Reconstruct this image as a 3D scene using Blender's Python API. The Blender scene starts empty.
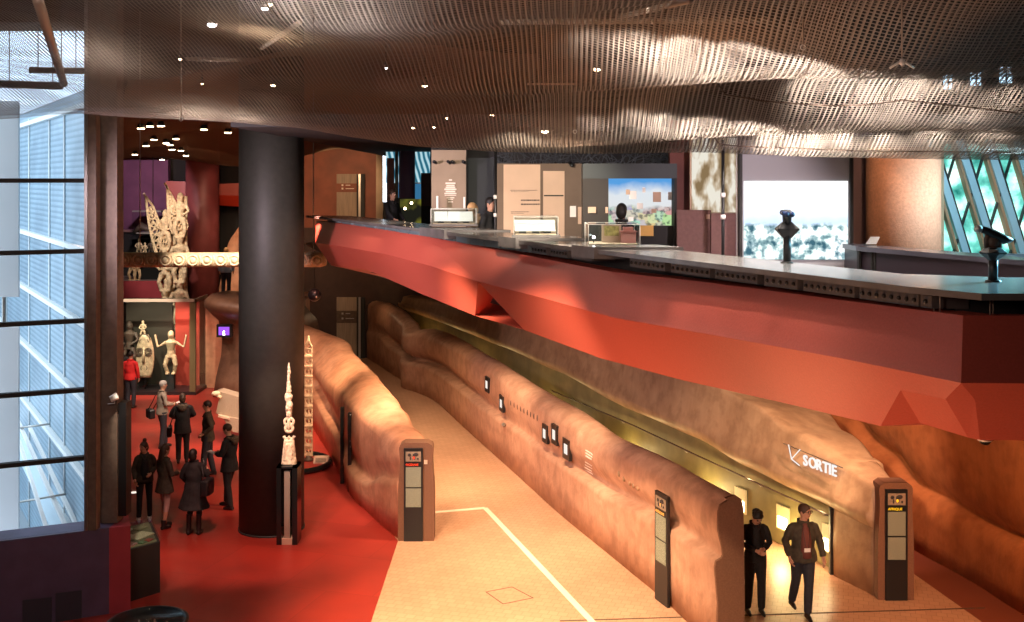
import bpy, bmesh, math, random
from mathutils import Vector, Matrix, noise as mnoise
C = bpy.context.scene.collection
SC = bpy.context.scene
PI = math.pi
R = math.radians
# ------------------------------------------------------------ camera geometry (1024 x 622)
F, CX, H, CZ = 1100.0, 512.0, 180.0, 7.0
def P(x, y, Y): return Vector(((x-CX)*Y/F, Y, CZ-(y-H)*Y/F))
def G(x, y, z=0.0):
    Y = F*(CZ-z)/(y-H); return Vector(((x-CX)*Y/F, Y, z))
def ZY(y, Y): return CZ-(y-H)*Y/F
cam_d = bpy.data.cameras.new('camera'); cam = bpy.data.objects.new('camera', cam_d); C.objects.link(cam)
cam.location = (0, 0, CZ); cam.rotation_euler = (PI/2, 0, 0)
cam_d.sensor_width = 36; cam_d.lens = 36*F/1024; cam_d.shift_y = -131/1024; cam_d.clip_end = 200
SC.camera = cam

# ------------------------------------------------------------ mesh builder
class MB:
    def __init__(s): s.bm = bmesh.new()
    def _faces(s, vs, faces, smooth=False):
        v = [s.bm.verts.new(p) for p in vs]
        for f in faces:
            try:
                fc = s.bm.faces.new([v[i] for i in f]); fc.smooth = smooth
            except ValueError: pass
        return v
    def box(s, a, b, rz=0, bev=0):
        x0, y0, z0 = a; x1, y1, z1 = b
        cx, cy = (x0+x1)/2, (y0+y1)/2
        vs = []
        for z in (z0, z1):
            for x, y in ((x0, y0), (x1, y0), (x1, y1), (x0, y1)):
                dx, dy = x-cx, y-cy
                vs.append((cx+dx*math.cos(rz)-dy*math.sin(rz), cy+dx*math.sin(rz)+dy*math.cos(rz), z))
        v = s._faces(vs, [(3, 2, 1, 0), (4, 5, 6, 7), (0, 1, 5, 4), (1, 2, 6, 5), (2, 3, 7, 6), (3, 0, 4, 7)])
        if bev:
            es = list({e for q in v for e in q.link_edges})
            bmesh.ops.bevel(s.bm, geom=es, offset=bev, segments=2, affect='EDGES', profile=.5)
        return s
    def prism(s, pts, z0, z1):           # polygon in XY extruded in z
        n = len(pts)
        vs = [(p[0], p[1], z0) for p in pts]+[(p[0], p[1], z1) for p in pts]
        s._faces(vs, [tuple(range(n-1, -1, -1)), tuple(range(n, 2*n))]+[(i, (i+1) % n, n+(i+1) % n, n+i) for i in range(n)])
        return s
    def slab(s, pts, d):                 # any polygon extruded by vector d
        n = len(pts); d = Vector(d)
        vs = [Vector(p) for p in pts]+[Vector(p)+d for p in pts]
        s._faces(vs, [tuple(range(n-1, -1, -1)), tuple(range(n, 2*n))]+[(i, (i+1) % n, n+(i+1) % n, n+i) for i in range(n)])
        return s
    def loft(s, rings, cap=True, smooth=True, closed=True):
        n = len(rings[0]); vs = [p for r in rings for p in r]; fs = []
        for k in range(len(rings)-1):
            for i in range(n if closed else n-1):
                j = (i+1) % n
                fs.append((k*n+i, k*n+j, (k+1)*n+j, (k+1)*n+i))
        if cap and closed:
            fs.append(tuple(range(n-1, -1, -1))); m = (len(rings)-1)*n; fs.append(tuple(range(m, m+n)))
        s._faces(vs, fs, smooth); return s
    def tube(s, pts, rad, n=10, cap=True):
        pts = [Vector(p) for p in pts]
        if not isinstance(rad, (list, tuple)): rad = [rad]*len(pts)
        rings = []; up = None
        for i, p in enumerate(pts):
            d = (pts[min(i+1, len(pts)-1)]-pts[max(i-1, 0)])
            if d.length < 1e-9: d = Vector((0, 0, 1))
            d.normalize()
            if up is None:
                up = Vector((0, 1, 0)) if abs(d.y) < .9 else Vector((1, 0, 0))
            a = d.cross(up).normalized(); up = a.cross(d).normalized()
            rr = rad[i] if isinstance(rad[i], (list, tuple)) else (rad[i], rad[i])
            rings.append([p+a*(math.cos(2*PI*k/n)*rr[0])+up*(math.sin(2*PI*k/n)*rr[1]) for k in range(n)])
        # orient outward
        return s.loft([list(reversed(r)) for r in rings], cap)
    def lathe(s, prof, c=(0, 0, 0), n=24, smooth=True):
        c = Vector(c)
        return s.loft([[c+Vector((r*math.cos(2*PI*k/n), r*math.sin(2*PI*k/n), z)) for k in range(n)] for r, z in prof], True, smooth)
    def ell(s, c, r, rot=None, n=16, m=10):
        c = Vector(c); rings = []
        for j in range(m+1):
            th = -PI/2+PI*j/m; ct = max(math.cos(th), .02)
            ring = []
            for k in range(n):
                q = Vector((r[0]*ct*math.cos(2*PI*k/n), r[1]*ct*math.sin(2*PI*k/n), r[2]*math.sin(th)))
                if rot is not None: q = rot @ q
                ring.append(c+q)
            rings.append(ring)
        return s.loft(rings)
    def torus(s, c, R0, r, axis='z', n=24, m=8, arc=2*PI, a0=0):
        c = Vector(c); pts = []
        k1 = n if arc < 2*PI-.01 else n
        for k in range(k1+1):
            a = a0+arc*k/k1; u, v = R0*math.cos(a), R0*math.sin(a)
            pts.append(c+(Vector((u, v, 0)) if axis == 'z' else Vector((u, 0, v)) if axis == 'y' else Vector((0, u, v))))
        return s.tube(pts, r, m)
    def xform(s, M):
        bmesh.ops.transform(s.bm, matrix=M, verts=s.bm.verts); return s
    def build(s, name, mat, parent=None, off=None):
        me = bpy.data.meshes.new(name); 
        if off is not None: bmesh.ops.translate(s.bm, vec=-Vector(off), verts=s.bm.verts)
        bmesh.ops.recalc_face_normals(s.bm, faces=s.bm.faces)
        s.bm.to_mesh(me); s.bm.free()
        me.materials.append(mat)
        o = bpy.data.objects.new(name, me); C.objects.link(o)
        if parent: o.parent = parent
        return o
def remesh(mb, voxel, smooth=2, disp=0, dscale=1.0):
    """union of overlapping closed shells -> one continuous surface, returned as an MB"""
    me = bpy.data.meshes.new('tmp'); bmesh.ops.recalc_face_normals(mb.bm, faces=mb.bm.faces); mb.bm.to_mesh(me); mb.bm.free()
    o = bpy.data.objects.new('tmp', me); C.objects.link(o)
    m = o.modifiers.new('r', 'REMESH'); m.mode = 'VOXEL'; m.voxel_size = voxel; m.use_smooth_shade = True
    if smooth:
        q = o.modifiers.new('s', 'SMOOTH'); q.factor = .5; q.iterations = smooth
    dg = bpy.context.evaluated_depsgraph_get(); dg.update()
    nm = bpy.data.meshes.new_from_object(o.evaluated_get(dg))
    out = MB(); out.bm.from_mesh(nm)
    if disp:
        for v in out.bm.verts:
            v.co += v.normal*disp*mnoise.noise(v.co*dscale)
    for f in out.bm.faces: f.smooth = True
    bpy.data.objects.remove(o); bpy.data.meshes.remove(me); bpy.data.meshes.remove(nm)
    return out
def tag(o, label=None, cat=None, group=None, kind=None):
    if label: o['label'] = label
    if cat: o['category'] = cat
    if group: o['group'] = group
    if kind: o['kind'] = kind
    return o
def thing(name, label, cat, loc=(0, 0, 0), rz=0, group=None):
    o = bpy.data.objects.new(name, None); C.objects.link(o); o.empty_display_size = .1
    o.location = loc; o.rotation_euler = (0, 0, rz); tag(o, label, cat, group); return o
def part(t, name, mb, m, parent=None, world=True):
    o = mb.build(name, m, parent or t, off=t.location if world else None); return o
def struct(name, mb, m): return tag(mb.build(name, m), kind='structure')
def copy_tree(o, parent=None):
    c = o.copy(); C.objects.link(c)
    if parent: c.parent = parent
    for ch in list(o.children): copy_tree(ch, c)
    return c

# ------------------------------------------------------------ materials
def mat(name, col, rough=.6, metal=0., var=0., vscale=3., bump=0., bscale=20., spec=.5, col2=None, stretch=(1, 1, 1), emit=0, coat=0.):
    m = bpy.data.materials.new(name); m.use_nodes = True; nt = m.node_tree; N = nt.nodes; L = nt.links
    b = N['Principled BSDF']; b.inputs['Roughness'].default_value = rough; b.inputs['Metallic'].default_value = metal
    b.inputs['Specular IOR Level'].default_value = spec; b.inputs['Coat Weight'].default_value = coat
    b.inputs['Base Color'].default_value = (*col, 1)
    tc = N.new('ShaderNodeTexCoord'); mp = N.new('ShaderNodeMapping'); mp.inputs['Scale'].default_value = stretch
    L.new(tc.outputs['Object'], mp.inputs['Vector'])
    if var or col2:
        n = N.new('ShaderNodeTexNoise'); n.inputs['Scale'].default_value = vscale; n.inputs['Detail'].default_value = 5
        L.new(mp.outputs[0], n.inputs['Vector'])
        r = N.new('ShaderNodeValToRGB')
        c2 = col2 or tuple(max(0, c*(1-var)) for c in col); c1 = col if col2 else tuple(min(1, c*(1+var*.6)) for c in col)
        r.color_ramp.elements[0].position = .35; r.color_ramp.elements[1].position = .68
        r.color_ramp.elements[0].color = (*c2, 1); r.color_ramp.elements[1].color = (*c1, 1)
        L.new(n.outputs['Fac'], r.inputs[0]); L.new(r.outputs[0], b.inputs['Base Color'])
    if bump:
        n = N.new('ShaderNodeTexNoise'); n.inputs['Scale'].default_value = bscale; n.inputs['Detail'].default_value = 4
        L.new(mp.outputs[0], n.inputs['Vector'])
        k = N.new('ShaderNodeBump'); k.inputs['Strength'].default_value = bump; k.inputs['Distance'].default_value = .02
        L.new(n.outputs['Fac'], k.inputs['Height']); L.new(k.outputs[0], b.inputs['Normal'])
    if emit:
        b.inputs['Emission Color'].default_value = (*col, 1); b.inputs['Emission Strength'].default_value = emit
    return m
def emis(name, col, s):
    m = bpy.data.materials.new(name); m.use_nodes = True; nt = m.node_tree; nt.nodes.clear()
    e = nt.nodes.new('ShaderNodeEmission'); e.inputs[0].default_value = (*col, 1); e.inputs[1].default_value = s
    o = nt.nodes.new('ShaderNodeOutputMaterial'); nt.links.new(e.outputs[0], o.inputs[0]); return m
def ramp(nt, fac, stops, interp='LINEAR'):
    r = nt.nodes.new('ShaderNodeValToRGB'); r.color_ramp.interpolation = interp
    el = r.color_ramp.elements
    while len(el) < len(stops): el.new(.5)
    for e, (p, c) in zip(el, stops): e.position = p; e.color = (*c, 1)
    nt.links.new(fac, r.inputs[0]); return r.outputs[0]
def glassy(name, tint=(.9, .95, .95), refl=.12):
    m = bpy.data.materials.new(name); m.use_nodes = True; nt = m.node_tree; nt.nodes.clear()
    t = nt.nodes.new('ShaderNodeBsdfTransparent'); t.inputs[0].default_value = (*tint, 1)
    g = nt.nodes.new('ShaderNodeBsdfGlossy'); g.inputs['Roughness'].default_value = .03
    f = nt.nodes.new('ShaderNodeLayerWeight'); f.inputs[0].default_value = .5
    a = nt.nodes.new('ShaderNodeMath'); a.operation = 'POWER'; a.inputs[1].default_value = 4
    a2 = nt.nodes.new('ShaderNodeMath'); a2.operation = 'MULTIPLY_ADD'; a2.inputs[1].default_value = .45; a2.inputs[2].default_value = refl*.3
    mx = nt.nodes.new('ShaderNodeMixShader'); o = nt.nodes.new('ShaderNodeOutputMaterial')
    L = nt.links; L.new(f.outputs['Facing'], a.inputs[0]); L.new(a.outputs[0], a2.inputs[0]); L.new(a2.outputs[0], mx.inputs[0]); L.new(t.outputs[0], mx.inputs[1]); L.new(g.outputs[0], mx.inputs[2]); L.new(mx.outputs[0], o.inputs[0])
    return m
def picture(name, build, strength):
    """procedural picture shown on a lit screen: build(nt, vector_socket) -> colour socket ; object coords"""
    m = bpy.data.materials.new(name); m.use_nodes = True; nt = m.node_tree; nt.nodes.clear()
    tc = nt.nodes.new('ShaderNodeTexCoord'); col = build(nt, tc.outputs['Object'])
    e = nt.nodes.new('ShaderNodeEmission'); e.inputs[1].default_value = strength; nt.links.new(col, e.inputs[0])
    o = nt.nodes.new('ShaderNodeOutputMaterial'); nt.links.new(e.outputs[0], o.inputs[0]); return m
def mixc(nt, fac, a, b, mode='MIX'):
    n = nt.nodes.new('ShaderNodeMix'); n.data_type = 'RGBA'; n.blend_type = mode
    for sock, v in ((n.inputs[0], fac), (n.inputs[6], a), (n.inputs[7], b)):
        if isinstance(v, (int, float)): sock.default_value = v
        elif isinstance(v, tuple): sock.default_value = (*v, 1)
        else: nt.links.new(v, sock)
    return n.outputs[2]
def math_n(nt, op, a, b=None, c=None):
    n = nt.nodes.new('ShaderNodeMath'); n.operation = op
    for i, v in enumerate((a, b, c)):
        if v is None: continue
        if isinstance(v, (int, float)): n.inputs[i].default_value = v
        else: nt.links.new(v, n.inputs[i])
    return n.outputs[0]
def sepxyz(nt, v):
    n = nt.nodes.new('ShaderNodeSeparateXYZ'); nt.links.new(v, n.inputs[0]); return n.outputs
def tnoise(nt, v, scale, detail=3, stretch=None):
    if stretch:
        mp = nt.nodes.new('ShaderNodeMapping'); mp.inputs['Scale'].default_value = stretch; nt.links.new(v, mp.inputs[0]); v = mp.outputs[0]
    n = nt.nodes.new('ShaderNodeTexNoise'); n.inputs['Scale'].default_value = scale; n.inputs['Detail'].default_value = detail
    nt.links.new(v, n.inputs['Vector']); return n.outputs['Fac']

M = {}
def leather(name, c1, c2, rough=.5):
    """hide-clad wall: mottled colour, fine vertical streaks, seams between skins"""
    m = bpy.data.materials.new(name); m.use_nodes = True; nt = m.node_tree; b = nt.nodes['Principled BSDF']
    tc = nt.nodes.new('ShaderNodeTexCoord'); v = tc.outputs['Object']
    n1 = tnoise(nt, v, 1.3, 6); n2 = tnoise(nt, v, 9, 5, (1, 1, .18))
    a = ramp(nt, n1, [(.3, c2), (.7, c1)]); s = ramp(nt, n2, [(.3, (.85, .82, .79)), (.65, (1, 1, 1))]); n5 = tnoise(nt, v, 3.5, 8); s = mixc(nt, 1., s, ramp(nt, n5, [(.38, (.74, .70, .68)), (.55, (1, 1, 1))]), 'MULTIPLY')
    col = mixc(nt, .8, a, s, 'MULTIPLY')
    nt.links.new(col, b.inputs['Base Color']); b.inputs['Roughness'].default_value = rough
    n3 = tnoise(nt, v, 14, 5); k = nt.nodes.new('ShaderNodeBump'); k.inputs['Strength'].default_value = .35; k.inputs['Distance'].default_value = .02
    nt.links.new(n3, k.inputs['Height']); nt.links.new(k.outputs[0], b.inputs['Normal'])
    return m
M['leatherA'] = leather('rose_brown_leather', (.60, .34, .22), (.44, .23, .145))
M['leatherB'] = leather('tan_leather', (.46, .30, .17), (.33, .20, .11))
M['leatherC'] = leather('orange_leather', (.48, .17, .06), (.36, .11, .035))
M['leatherD'] = leather('apricot_leather', (.62, .31, .18), (.50, .21, .11))
M['cap'] = mat('brown_felt_end', (.19, .085, .045), .8, var=.15, vscale=40)
M['olive'] = mat('olive_panel', (.20, .17, .07), .55, var=.25, vscale=2)
M['black'] = mat('black_metal', (.012, .012, .013), .35)
M['matblack'] = mat('matte_black', (.02, .019, .018), .7)
M['column'] = mat('charcoal_column_paint', (.045, .045, .036), .55, var=.15, vscale=8, bump=.1, bscale=60)
M['brownpost'] = mat('brown_post_paint', (.17, .12, .09), .6, var=.2, vscale=10)
M['purple'] = mat('dark_purple_panel', (.11, .08, .15), .5, var=.15, vscale=3)
M['purplewall'] = mat('plum_wall', (.19, .06, .13), .7, var=.15, vscale=2)
M['winered'] = mat('wine_red_panel', (.42, .055, .075), .5, var=.1)
M['redcol'] = mat('red_column_paint', (.20, .045, .045), .5, var=.12, vscale=3)
M['redpaint'] = mat('red_parapet_paint', (.43, .078, .052), .45, var=.08, vscale=60, bump=.12, bscale=45)
M['farwall'] = mat('rust_wall', (.24, .065, .03), .6, var=.25, vscale=1.5)
M['darkwall'] = mat('dark_umber_wall', (.05, .022, .016), .7, var=.2)
M['void'] = mat('black_wall', (.012, .01, .009), .8)
M['ceil'] = mat('dark_ceiling', (.05, .032, .024), .8, var=.4, vscale=.8)
M['wood'] = mat('pale_carved_wood', (.72, .50, .30), .7, var=.35, vscale=9, bump=.6, bscale=25)
M['bone'] = mat('bleached_wood', (.78, .62, .42), .7, var=.3, vscale=14, bump=.5, bscale=30)
M['darkwood'] = mat('dark_carved_wood', (.10, .06, .04), .6, var=.3, vscale=9)
M['steel'] = mat('brushed_steel', (.45, .42, .38), .35, .8)
M['pipe'] = mat('grey_pipe', (.35, .28, .22), .5, .3)
M['lamp'] = emis('lamp_glow', (1, .72, .45), 25)
M['lampw'] = emis('white_lamp_glow', (1, .95, 1), 14)
M['glass'] = glassy('clear_glass')
M['tint'] = glassy('window_glass', (.93, .97, 1), .05)
M['beige'] = mat('beige_board', (.62, .43, .31), .7, var=.05, vscale=4)
M['greybrown'] = mat('taupe_board', (.15, .10, .07), .7, var=.1)
M['taupe2'] = mat('sand_board', (.30, .22, .15), .7, var=.12, vscale=2)
M['ink'] = mat('dark_ink', (.04, .03, .03), .7)
M['white'] = mat('white_paint', (.8, .78, .74), .5)
M['creamtext'] = mat('cream_lettering', (.75, .66, .55), .6)
M['mauve'] = mat('mauve_board', (.20, .10, .09), .7, var=.12, vscale=20)
M['maroon'] = mat('maroon_wall', (.20, .06, .045), .7, var=.1)
M['worktop'] = mat('black_worktop', (.14, .13, .125), .22, var=.2, vscale=5)
M['socket'] = mat('grey_socket_box', (.075, .065, .06), .5)
M['teal'] = mat('slate_panel', (.11, .15, .16), .5)
M['door'] = mat('grey_wooden_door', (.33, .24, .17), .6, var=.2, vscale=4, stretch=(6, 6, .4))
M['print'] = mat('pale_printed_text', (.36, .38, .28), .7, col2=(.12, .13, .09), vscale=90)
M['print2'] = mat('taupe_map_print', (.30, .22, .15), .7, var=.2, vscale=30)
M['yellowtxt'] = mat('yellow_lettering', (.9, .62, .02), .5, emit=.5)
M['redtxt'] = mat('red_lettering', (.85, .06, .02), .5, emit=.4)
M['line'] = mat('cream_floor_line', (.80, .66, .50), .6)
M['seam'] = mat('floor_seam', (.10, .06, .04), .8)
M['skin'] = mat('skin', (.55, .30, .20), .55)
M['coatblack'] = mat('black_cloth', (.014, .013, .015), .8, var=.3, vscale=20)
M['coatolive'] = mat('dark_olive_cloth', (.055, .045, .03), .85, var=.3, vscale=15)
M['greyjkt'] = mat('grey_beige_jacket_cloth', (.30, .24, .19), .85, var=.15, vscale=12)
M['navy'] = mat('dark_denim', (.025, .027, .038), .8, var=.2, vscale=20)
M['redcloth'] = mat('red_knit', (.62, .02, .02), .8)
M['pinkcloth'] = mat('pale_pink_trouser_cloth', (.55, .36, .32), .8)
M['maroonshirt'] = mat('maroon_shirt_cloth', (.16, .05, .04), .8)
M['bluecloth'] = mat('pale_blue_shirt_cloth', (.28, .36, .5), .8)
M['tancloth'] = mat('tan_cloth', (.30, .19, .12), .8)
M['hairdark'] = mat('dark_hair', (.012, .009, .008), .55)
M['hairbrown'] = mat('brown_hair', (.06, .03, .018), .55)
M['hairgrey'] = mat('grey_hair', (.38, .35, .32), .6)
M['hairfair'] = mat('fair_hair', (.38, .22, .10), .6)
M['shoewhite'] = mat('white_shoe', (.75, .72, .68), .5)
M['shoeblack'] = mat('black_shoe', (.015, .012, .012), .4)
M['fur'] = mat('fur_trim', (.14, .10, .07), .95, var=.5, vscale=60)
M['bag'] = mat('black_bag_leather', (.015, .014, .016), .35)
M['paper'] = mat('white_paper', (.85, .83, .8), .6)
M['hide'] = mat('woven_beige_surface', (.45, .33, .24), .85, var=.3, vscale=40, stretch=(1, 1, 3), bump=.8, bscale=60)

# ------------------------------------------------------------ floors
def floor_mat(name, c1, c2, rough, tile_or_patch=0, shade=.9):
    m = bpy.data.materials.new(name); m.use_nodes = True; nt = m.node_tree; b = nt.nodes['Principled BSDF']
    tc = nt.nodes.new('ShaderNodeTexCoord'); v = tc.outputs['Object']
    col = ramp(nt, tnoise(nt, v, .55, 6), [(.32, c2), (.66, c1)])
    if tile_or_patch:
        mp = nt.nodes.new('ShaderNodeMapping'); mp.inputs['Rotation'].default_value = (0, 0, R(17)); nt.links.new(v, mp.inputs[0])
        br = nt.nodes.new('ShaderNodeTexBrick'); br.inputs['Scale'].default_value = 1; br.inputs['Brick Width'].default_value = tile_or_patch; br.inputs['Row Height'].default_value = tile_or_patch
        br.offset = .5
        br.inputs['Mortar Size'].default_value = .006; br.inputs['Color1'].default_value = (1, 1, 1, 1); br.inputs['Color2'].default_value = (shade, shade*.98, shade*.96, 1); br.inputs['Mortar'].default_value = (.8*shade, .74*shade, .68*shade, 1)
        nt.links.new(mp.outputs[0], br.inputs['Vector']); col = mixc(nt, 1., col, br.outputs['Color'], 'MULTIPLY')
    nt.links.new(col, b.inputs['Base Color']); b.inputs['Roughness'].default_value = rough
    return m
M['floorred'] = floor_mat('red_resin_floor', (.46, .042, .026), (.26, .030, .022), .42, 1.7, .72)  # big rectangles paint light-projection patches into the red floor colour
M['floorbeige'] = floor_mat('beige_tile_floor', (.60, .35, .215), (.52, .29, .175), .38, .16)
M['floorpath'] = floor_mat('dark_red_path_floor', (.22, .06, .03), (.18, .045, .025), .5)
M['floorbrown'] = floor_mat('mezzanine_floor', (.16, .09, .06), (.12, .07, .045), .5)
f1, f2 = G(398, 541), G(371, 622); d = (f2-f1)/(f2.y-f1.y)
bL = f2+d*(8-f2.y)
r1, r2 = G(914, 574), G(982, 622); dr = (r2-r1)/(r2.y-r1.y); bR = r2+dr*(8-r2.y)
struct('floor', MB().prism([(-10.6, -3.4), (bL.x, -3.4), (bL.x, 8), (f1.x, f1.y), (-5.2, 30), (-7.2, 44.5), (-22, 44.5), (-22, 35.1), (-13.05, 35.1), (-6.62, 18.2), (-10.6, 17.9)], -.3, 0), M['floorred'])
struct('floor_2', MB().prism([(bL.x, -3.4), (bR.x, -3.4), (bR.x, 8), (r1.x, r1.y), (4, 30), (-1.5, 44.5), (-7.2, 44.5), (-5.2, 30), (f1.x, f1.y), (bL.x, 8)], -.3, 0), M['floorbeige'])
struct('floor_3', MB().prism([(bR.x, -3.4), (14, -3.4), (14, 44.5), (-1.5, 44.5), (4, 30), (r1.x, r1.y), (bR.x, 8)], -.3, 0), M['floorpath'])
def strip(name, a, b, w, m, h=.006):
    a, b = Vector(a), Vector(b); dd = (b-a).normalized(); nrm = Vector((-dd.y, dd.x, 0))*w/2
    return struct(name, MB().slab([a-nrm, a+nrm, b+nrm, b-nrm], (0, 0, h)), m)
c0 = G(485, 508)
strip('trim_1', G(433, 512.5), c0, .12, M['line']); 
cend = G(594, 624); cend = c0+(cend-c0)*1.25
strip('trim_2', c0, cend, .11, M['line'], .007)
strip('trim_3', G(560, 621), G(985, 608), .035, M['seam'], .005)
hp = [G(486, 592), G(512, 587), G(533, 598), G(503, 604)]
mb = MB()
for i in range(4):
    a, b = hp[i], hp[(i+1) % 4]; dd = (b-a).normalized(); nn = Vector((-dd.y, dd.x, 0))*.008
    mb.slab([a-nn, a+nn, b+nn, b-nn], (0, 0, .004))
struct('trim_4', mb, M['seam'])
# ------------------------------------------------------------ room shell
struct('wall_far', MB().box((-22, 43.6, -.3), (-13.1, 44.2, 9)).box((-13.1, 43.6, -.3), (P(377, 0, 43.6).x, 44.2, 11.5)), M['farwall'])
struct('wall_far_middle', MB().box((P(377, 0, 43.6).x, 43.8, -.3), (14, 44.2, 11.5)), M['void'])
struct('wall_far_lower', MB().box((P(180, 0, 43.3).x, 43.3, 0), (-2, 43.6, ZY(228, 43.3))), M['darkwall'])
struct('ceiling_mezzanine', MB().box((-4.5, 17.6, 7.85), (13.6, 43.6, 8.05)), M['void'])
struct('wall_far_right', MB().box((P(430, 0, 36).x, 36, ZY(215, 36)), (14, 36.4, 11.5)), M['void'])
struct('wall_right', MB().box((13.6, -3, -.3), (14, 44.5, 11.5)), M['darkwall'])
struct('wall_left', MB().box((-10.6, -3, -.3), (-10.2, 17.6, 11.5)), M['darkwall'])
struct('wall_back', MB().box((-10.6, -3.4, -.3), (14, -3, 11.5)), M['darkwall'])
struct('wall_left_far', MB().box((-22, 35, -.3), (-21.6, 44.5, 9)), M['darkwall'])
# slanted partition between hall and courtyard
pa, pb = Vector((-6.55, 18.3, 0)), Vector((-13.0, 35.2, 0))
struct('wall_left_middle', MB().prism([(pa.x, pa.y), (pb.x, pb.y), (pb.x-.2, 35), (pa.x-.2, pa.y)], -.3, 11.5).box((-22, 35, -.3), (pb.x-.1, 35.2, 9)), M['darkwall'])
struct('ceiling', MB().prism([(-10.6, -3.4), (14, -3.4), (14, 44.5), (-13.1, 44.5), (-13.1, 35), (-6.7, 18), (-10.6, 17.9)], 11, 11.4), M['ceil'])
struct('ceiling_hall', MB().box((-22, 35, 8.9), (-13.1, 44.5, 9.1)).box((-13.2, 35, 8.9), (-13.05, 44.5, 11)), M['ceil'])
# doors in the far wall
def far_door(n, ytop, ybot, Y, ink):
    x0, x1, x2 = 337, 357, 365
    t = bpy.data.objects.new('door_%d' % n, None); C.objects.link(t); t.location = (P(345, 0, Y).x, Y, ZY(ybot, Y)); tag(t, kind='structure')
    a, b = P(x0, ytop, Y), P(x1, ybot, Y); h = a.z-b.z
    part(t, 'door_leaf', MB().box((a.x, Y-.1, b.z), (b.x, Y-.04, a.z)), M['door'])
    part(t, 'sign_band', MB().box((a.x, Y-.12, b.z+h*.58), (b.x, Y-.1, a.z-h*.22)), M['farwall'] if ink else M['darkwood'])
    mb = MB()
    for k, zz in enumerate((.64, .72)):
        mb.box((a.x+.2, Y-.13, b.z+h*zz), (a.x+.27, Y-.12, b.z+h*zz+.07)); mb.box((a.x+.36, Y-.13, b.z+h*zz+.02), (b.x-.1-k*.15, Y-.12, b.z+h*zz+.05))
    part(t, 'lettering', mb, M['creamtext'] if ink else M['steel'])
    c = P(x2, ybot, Y)
    part(t, 'door_frame', MB().box((b.x, Y-.12, b.z), (b.x+.07, Y-.02, a.z)).box((b.x+.16, Y-.12, b.z), (c.x, Y-.02, a.z)), M['matblack'])
    part(t, 'side_panel', MB().box((b.x+.07, Y-.1, b.z), (b.x+.16, Y-.04, a.z)), M['steel'])
far_door(1, 174, 217, 43.6, True)
far_door(2, 297, 358, 43.3, False)

# ------------------------------------------------------------ sculpted leather walls
def interp(st, n=14):
    out = []
    for i in range(len(st)-1):
        p0, p1, p2, p3 = st[max(i-1, 0)], st[i], st[i+1], st[min(i+2, len(st)-1)]
        if (Vector(p1[:2])-Vector(p2[:2])).length < .12: out.append(p1); continue
        for k in range(n):
            t = k/n
            out.append(tuple(.5*((2*b)+(-a+c)*t+(2*a-5*b+4*c-d_)*t*t+(-a+3*b-3*c+d_)*t**3) if j < 2 else b+(c-b)*(t*t*(3-2*t)) for j, (a, b, c, d_) in enumerate(zip(p0, p1, p2, p3))))
    out.append(st[-1]); return out
def sculpt_wall(t, st, m, name='wall_body', n=10, prof=None, wob=.02):
    """stations: (x, y, z_shoulder, z_groove, groove_depth, thickness, z_top, upper_offset)"""
    S = interp(st, n); rings = []
    for i, s in enumerate(S):
        a = Vector(S[max(i-1, 0)][:2]); b = Vector(S[min(i+1, len(S)-1)][:2]); dd = (b-a).normalized()
        if dd.y < 0: dd = -dd
        nr = Vector((dd.y, -dd.x))                  # to the right of the walking-away direction
        x, y, zs, zg, gd, th, zt, uo = s
        pts = prof(s) if prof else [
            (0, 0), (.0, zg*.5), (-.03, zg-.14), (-.01, zg-.04), (gd*1.2, zg), (gd*1.45, zg+.04), (gd*1.0+uo, zg+.14), (gd*.35+uo, zg+.3),
            (uo+.0, zg+.42), (uo, (zg+.42+zs-.16)/2), (uo+.01, zs-.16), (uo+.05, zs-.05), (uo+.14, zs+.01), (uo+.3*th, zs*.4+zt*.6), (th*.65, zt), (th-.12, zt-.01), (th-.03, zt-.07), (th, zt-.2), (th, .6), (th, 0)]
        ring = []
        for o_, z in pts:
            w = wob*mnoise.noise(Vector((x*.7, y*.7, z*1.3)))*2 if 0 < z else 0
            q = Vector((x, y))+nr*(o_+w); ring.append(Vector((q.x, q.y, z)))
        rings.append(ring)
    return rings
def gp(x, y): g = G(x, y); return g.x, g.y
def stA(x, yb, ysh, zg, gd, th=.55, dz=.08, uo=.02):
    g = G(x, yb); zs = ZY(ysh, g.y); return (g.x, g.y, zs, zg, gd, th, zs+dz, uo)
stationsA = [stA(367, 358, 303, 1.1, .02), stA(380, 366, 306, 1.15, .12), stA(390, 373, 312, .95, .3, .6), stA(401, 380, 323, .9, .33, .6),
             stA(402, 387.5, 333, .9, .36, .75), stA(418, 393, 333, .95, .34, .8), stA(436, 402, 339, 1.0, .28, .75), stA(460, 424, 351, 1.02, .2, .6),
             stA(482, 444, 364, 1.03, .14), stA(521, 479, 393, 1.08, .05, .65), stA(557, 512, 415, 1.1, .07, .65), stA(596, 544, 442, 1.12, .17, .6), stA(640, 580, 463, 1.2, .16),
             stA(664, 600, 476, 1.3, .1), stA(687, 622, 488, 1.32, .13, .5), stA(716, 648, 502, 1.34, .07, .42)]
def wall_thing(name, label, st, m, n=10, prof=None):
    t = thing(name, label, 'wall', (st[-1][0], st[-1][1], 0))
    rings = sculpt_wall(t, st, m, n=n, prof=prof)
    mb = MB(); mb.loft(rings, True, True); part(t, 'wall_body', mb, m)
    return t, rings
wA, ringsA = wall_thing('leather_bench_wall', 'long rose-brown leather wall with bench groove and little screens, between the two walkways', stationsA, M['leatherA'])
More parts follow.
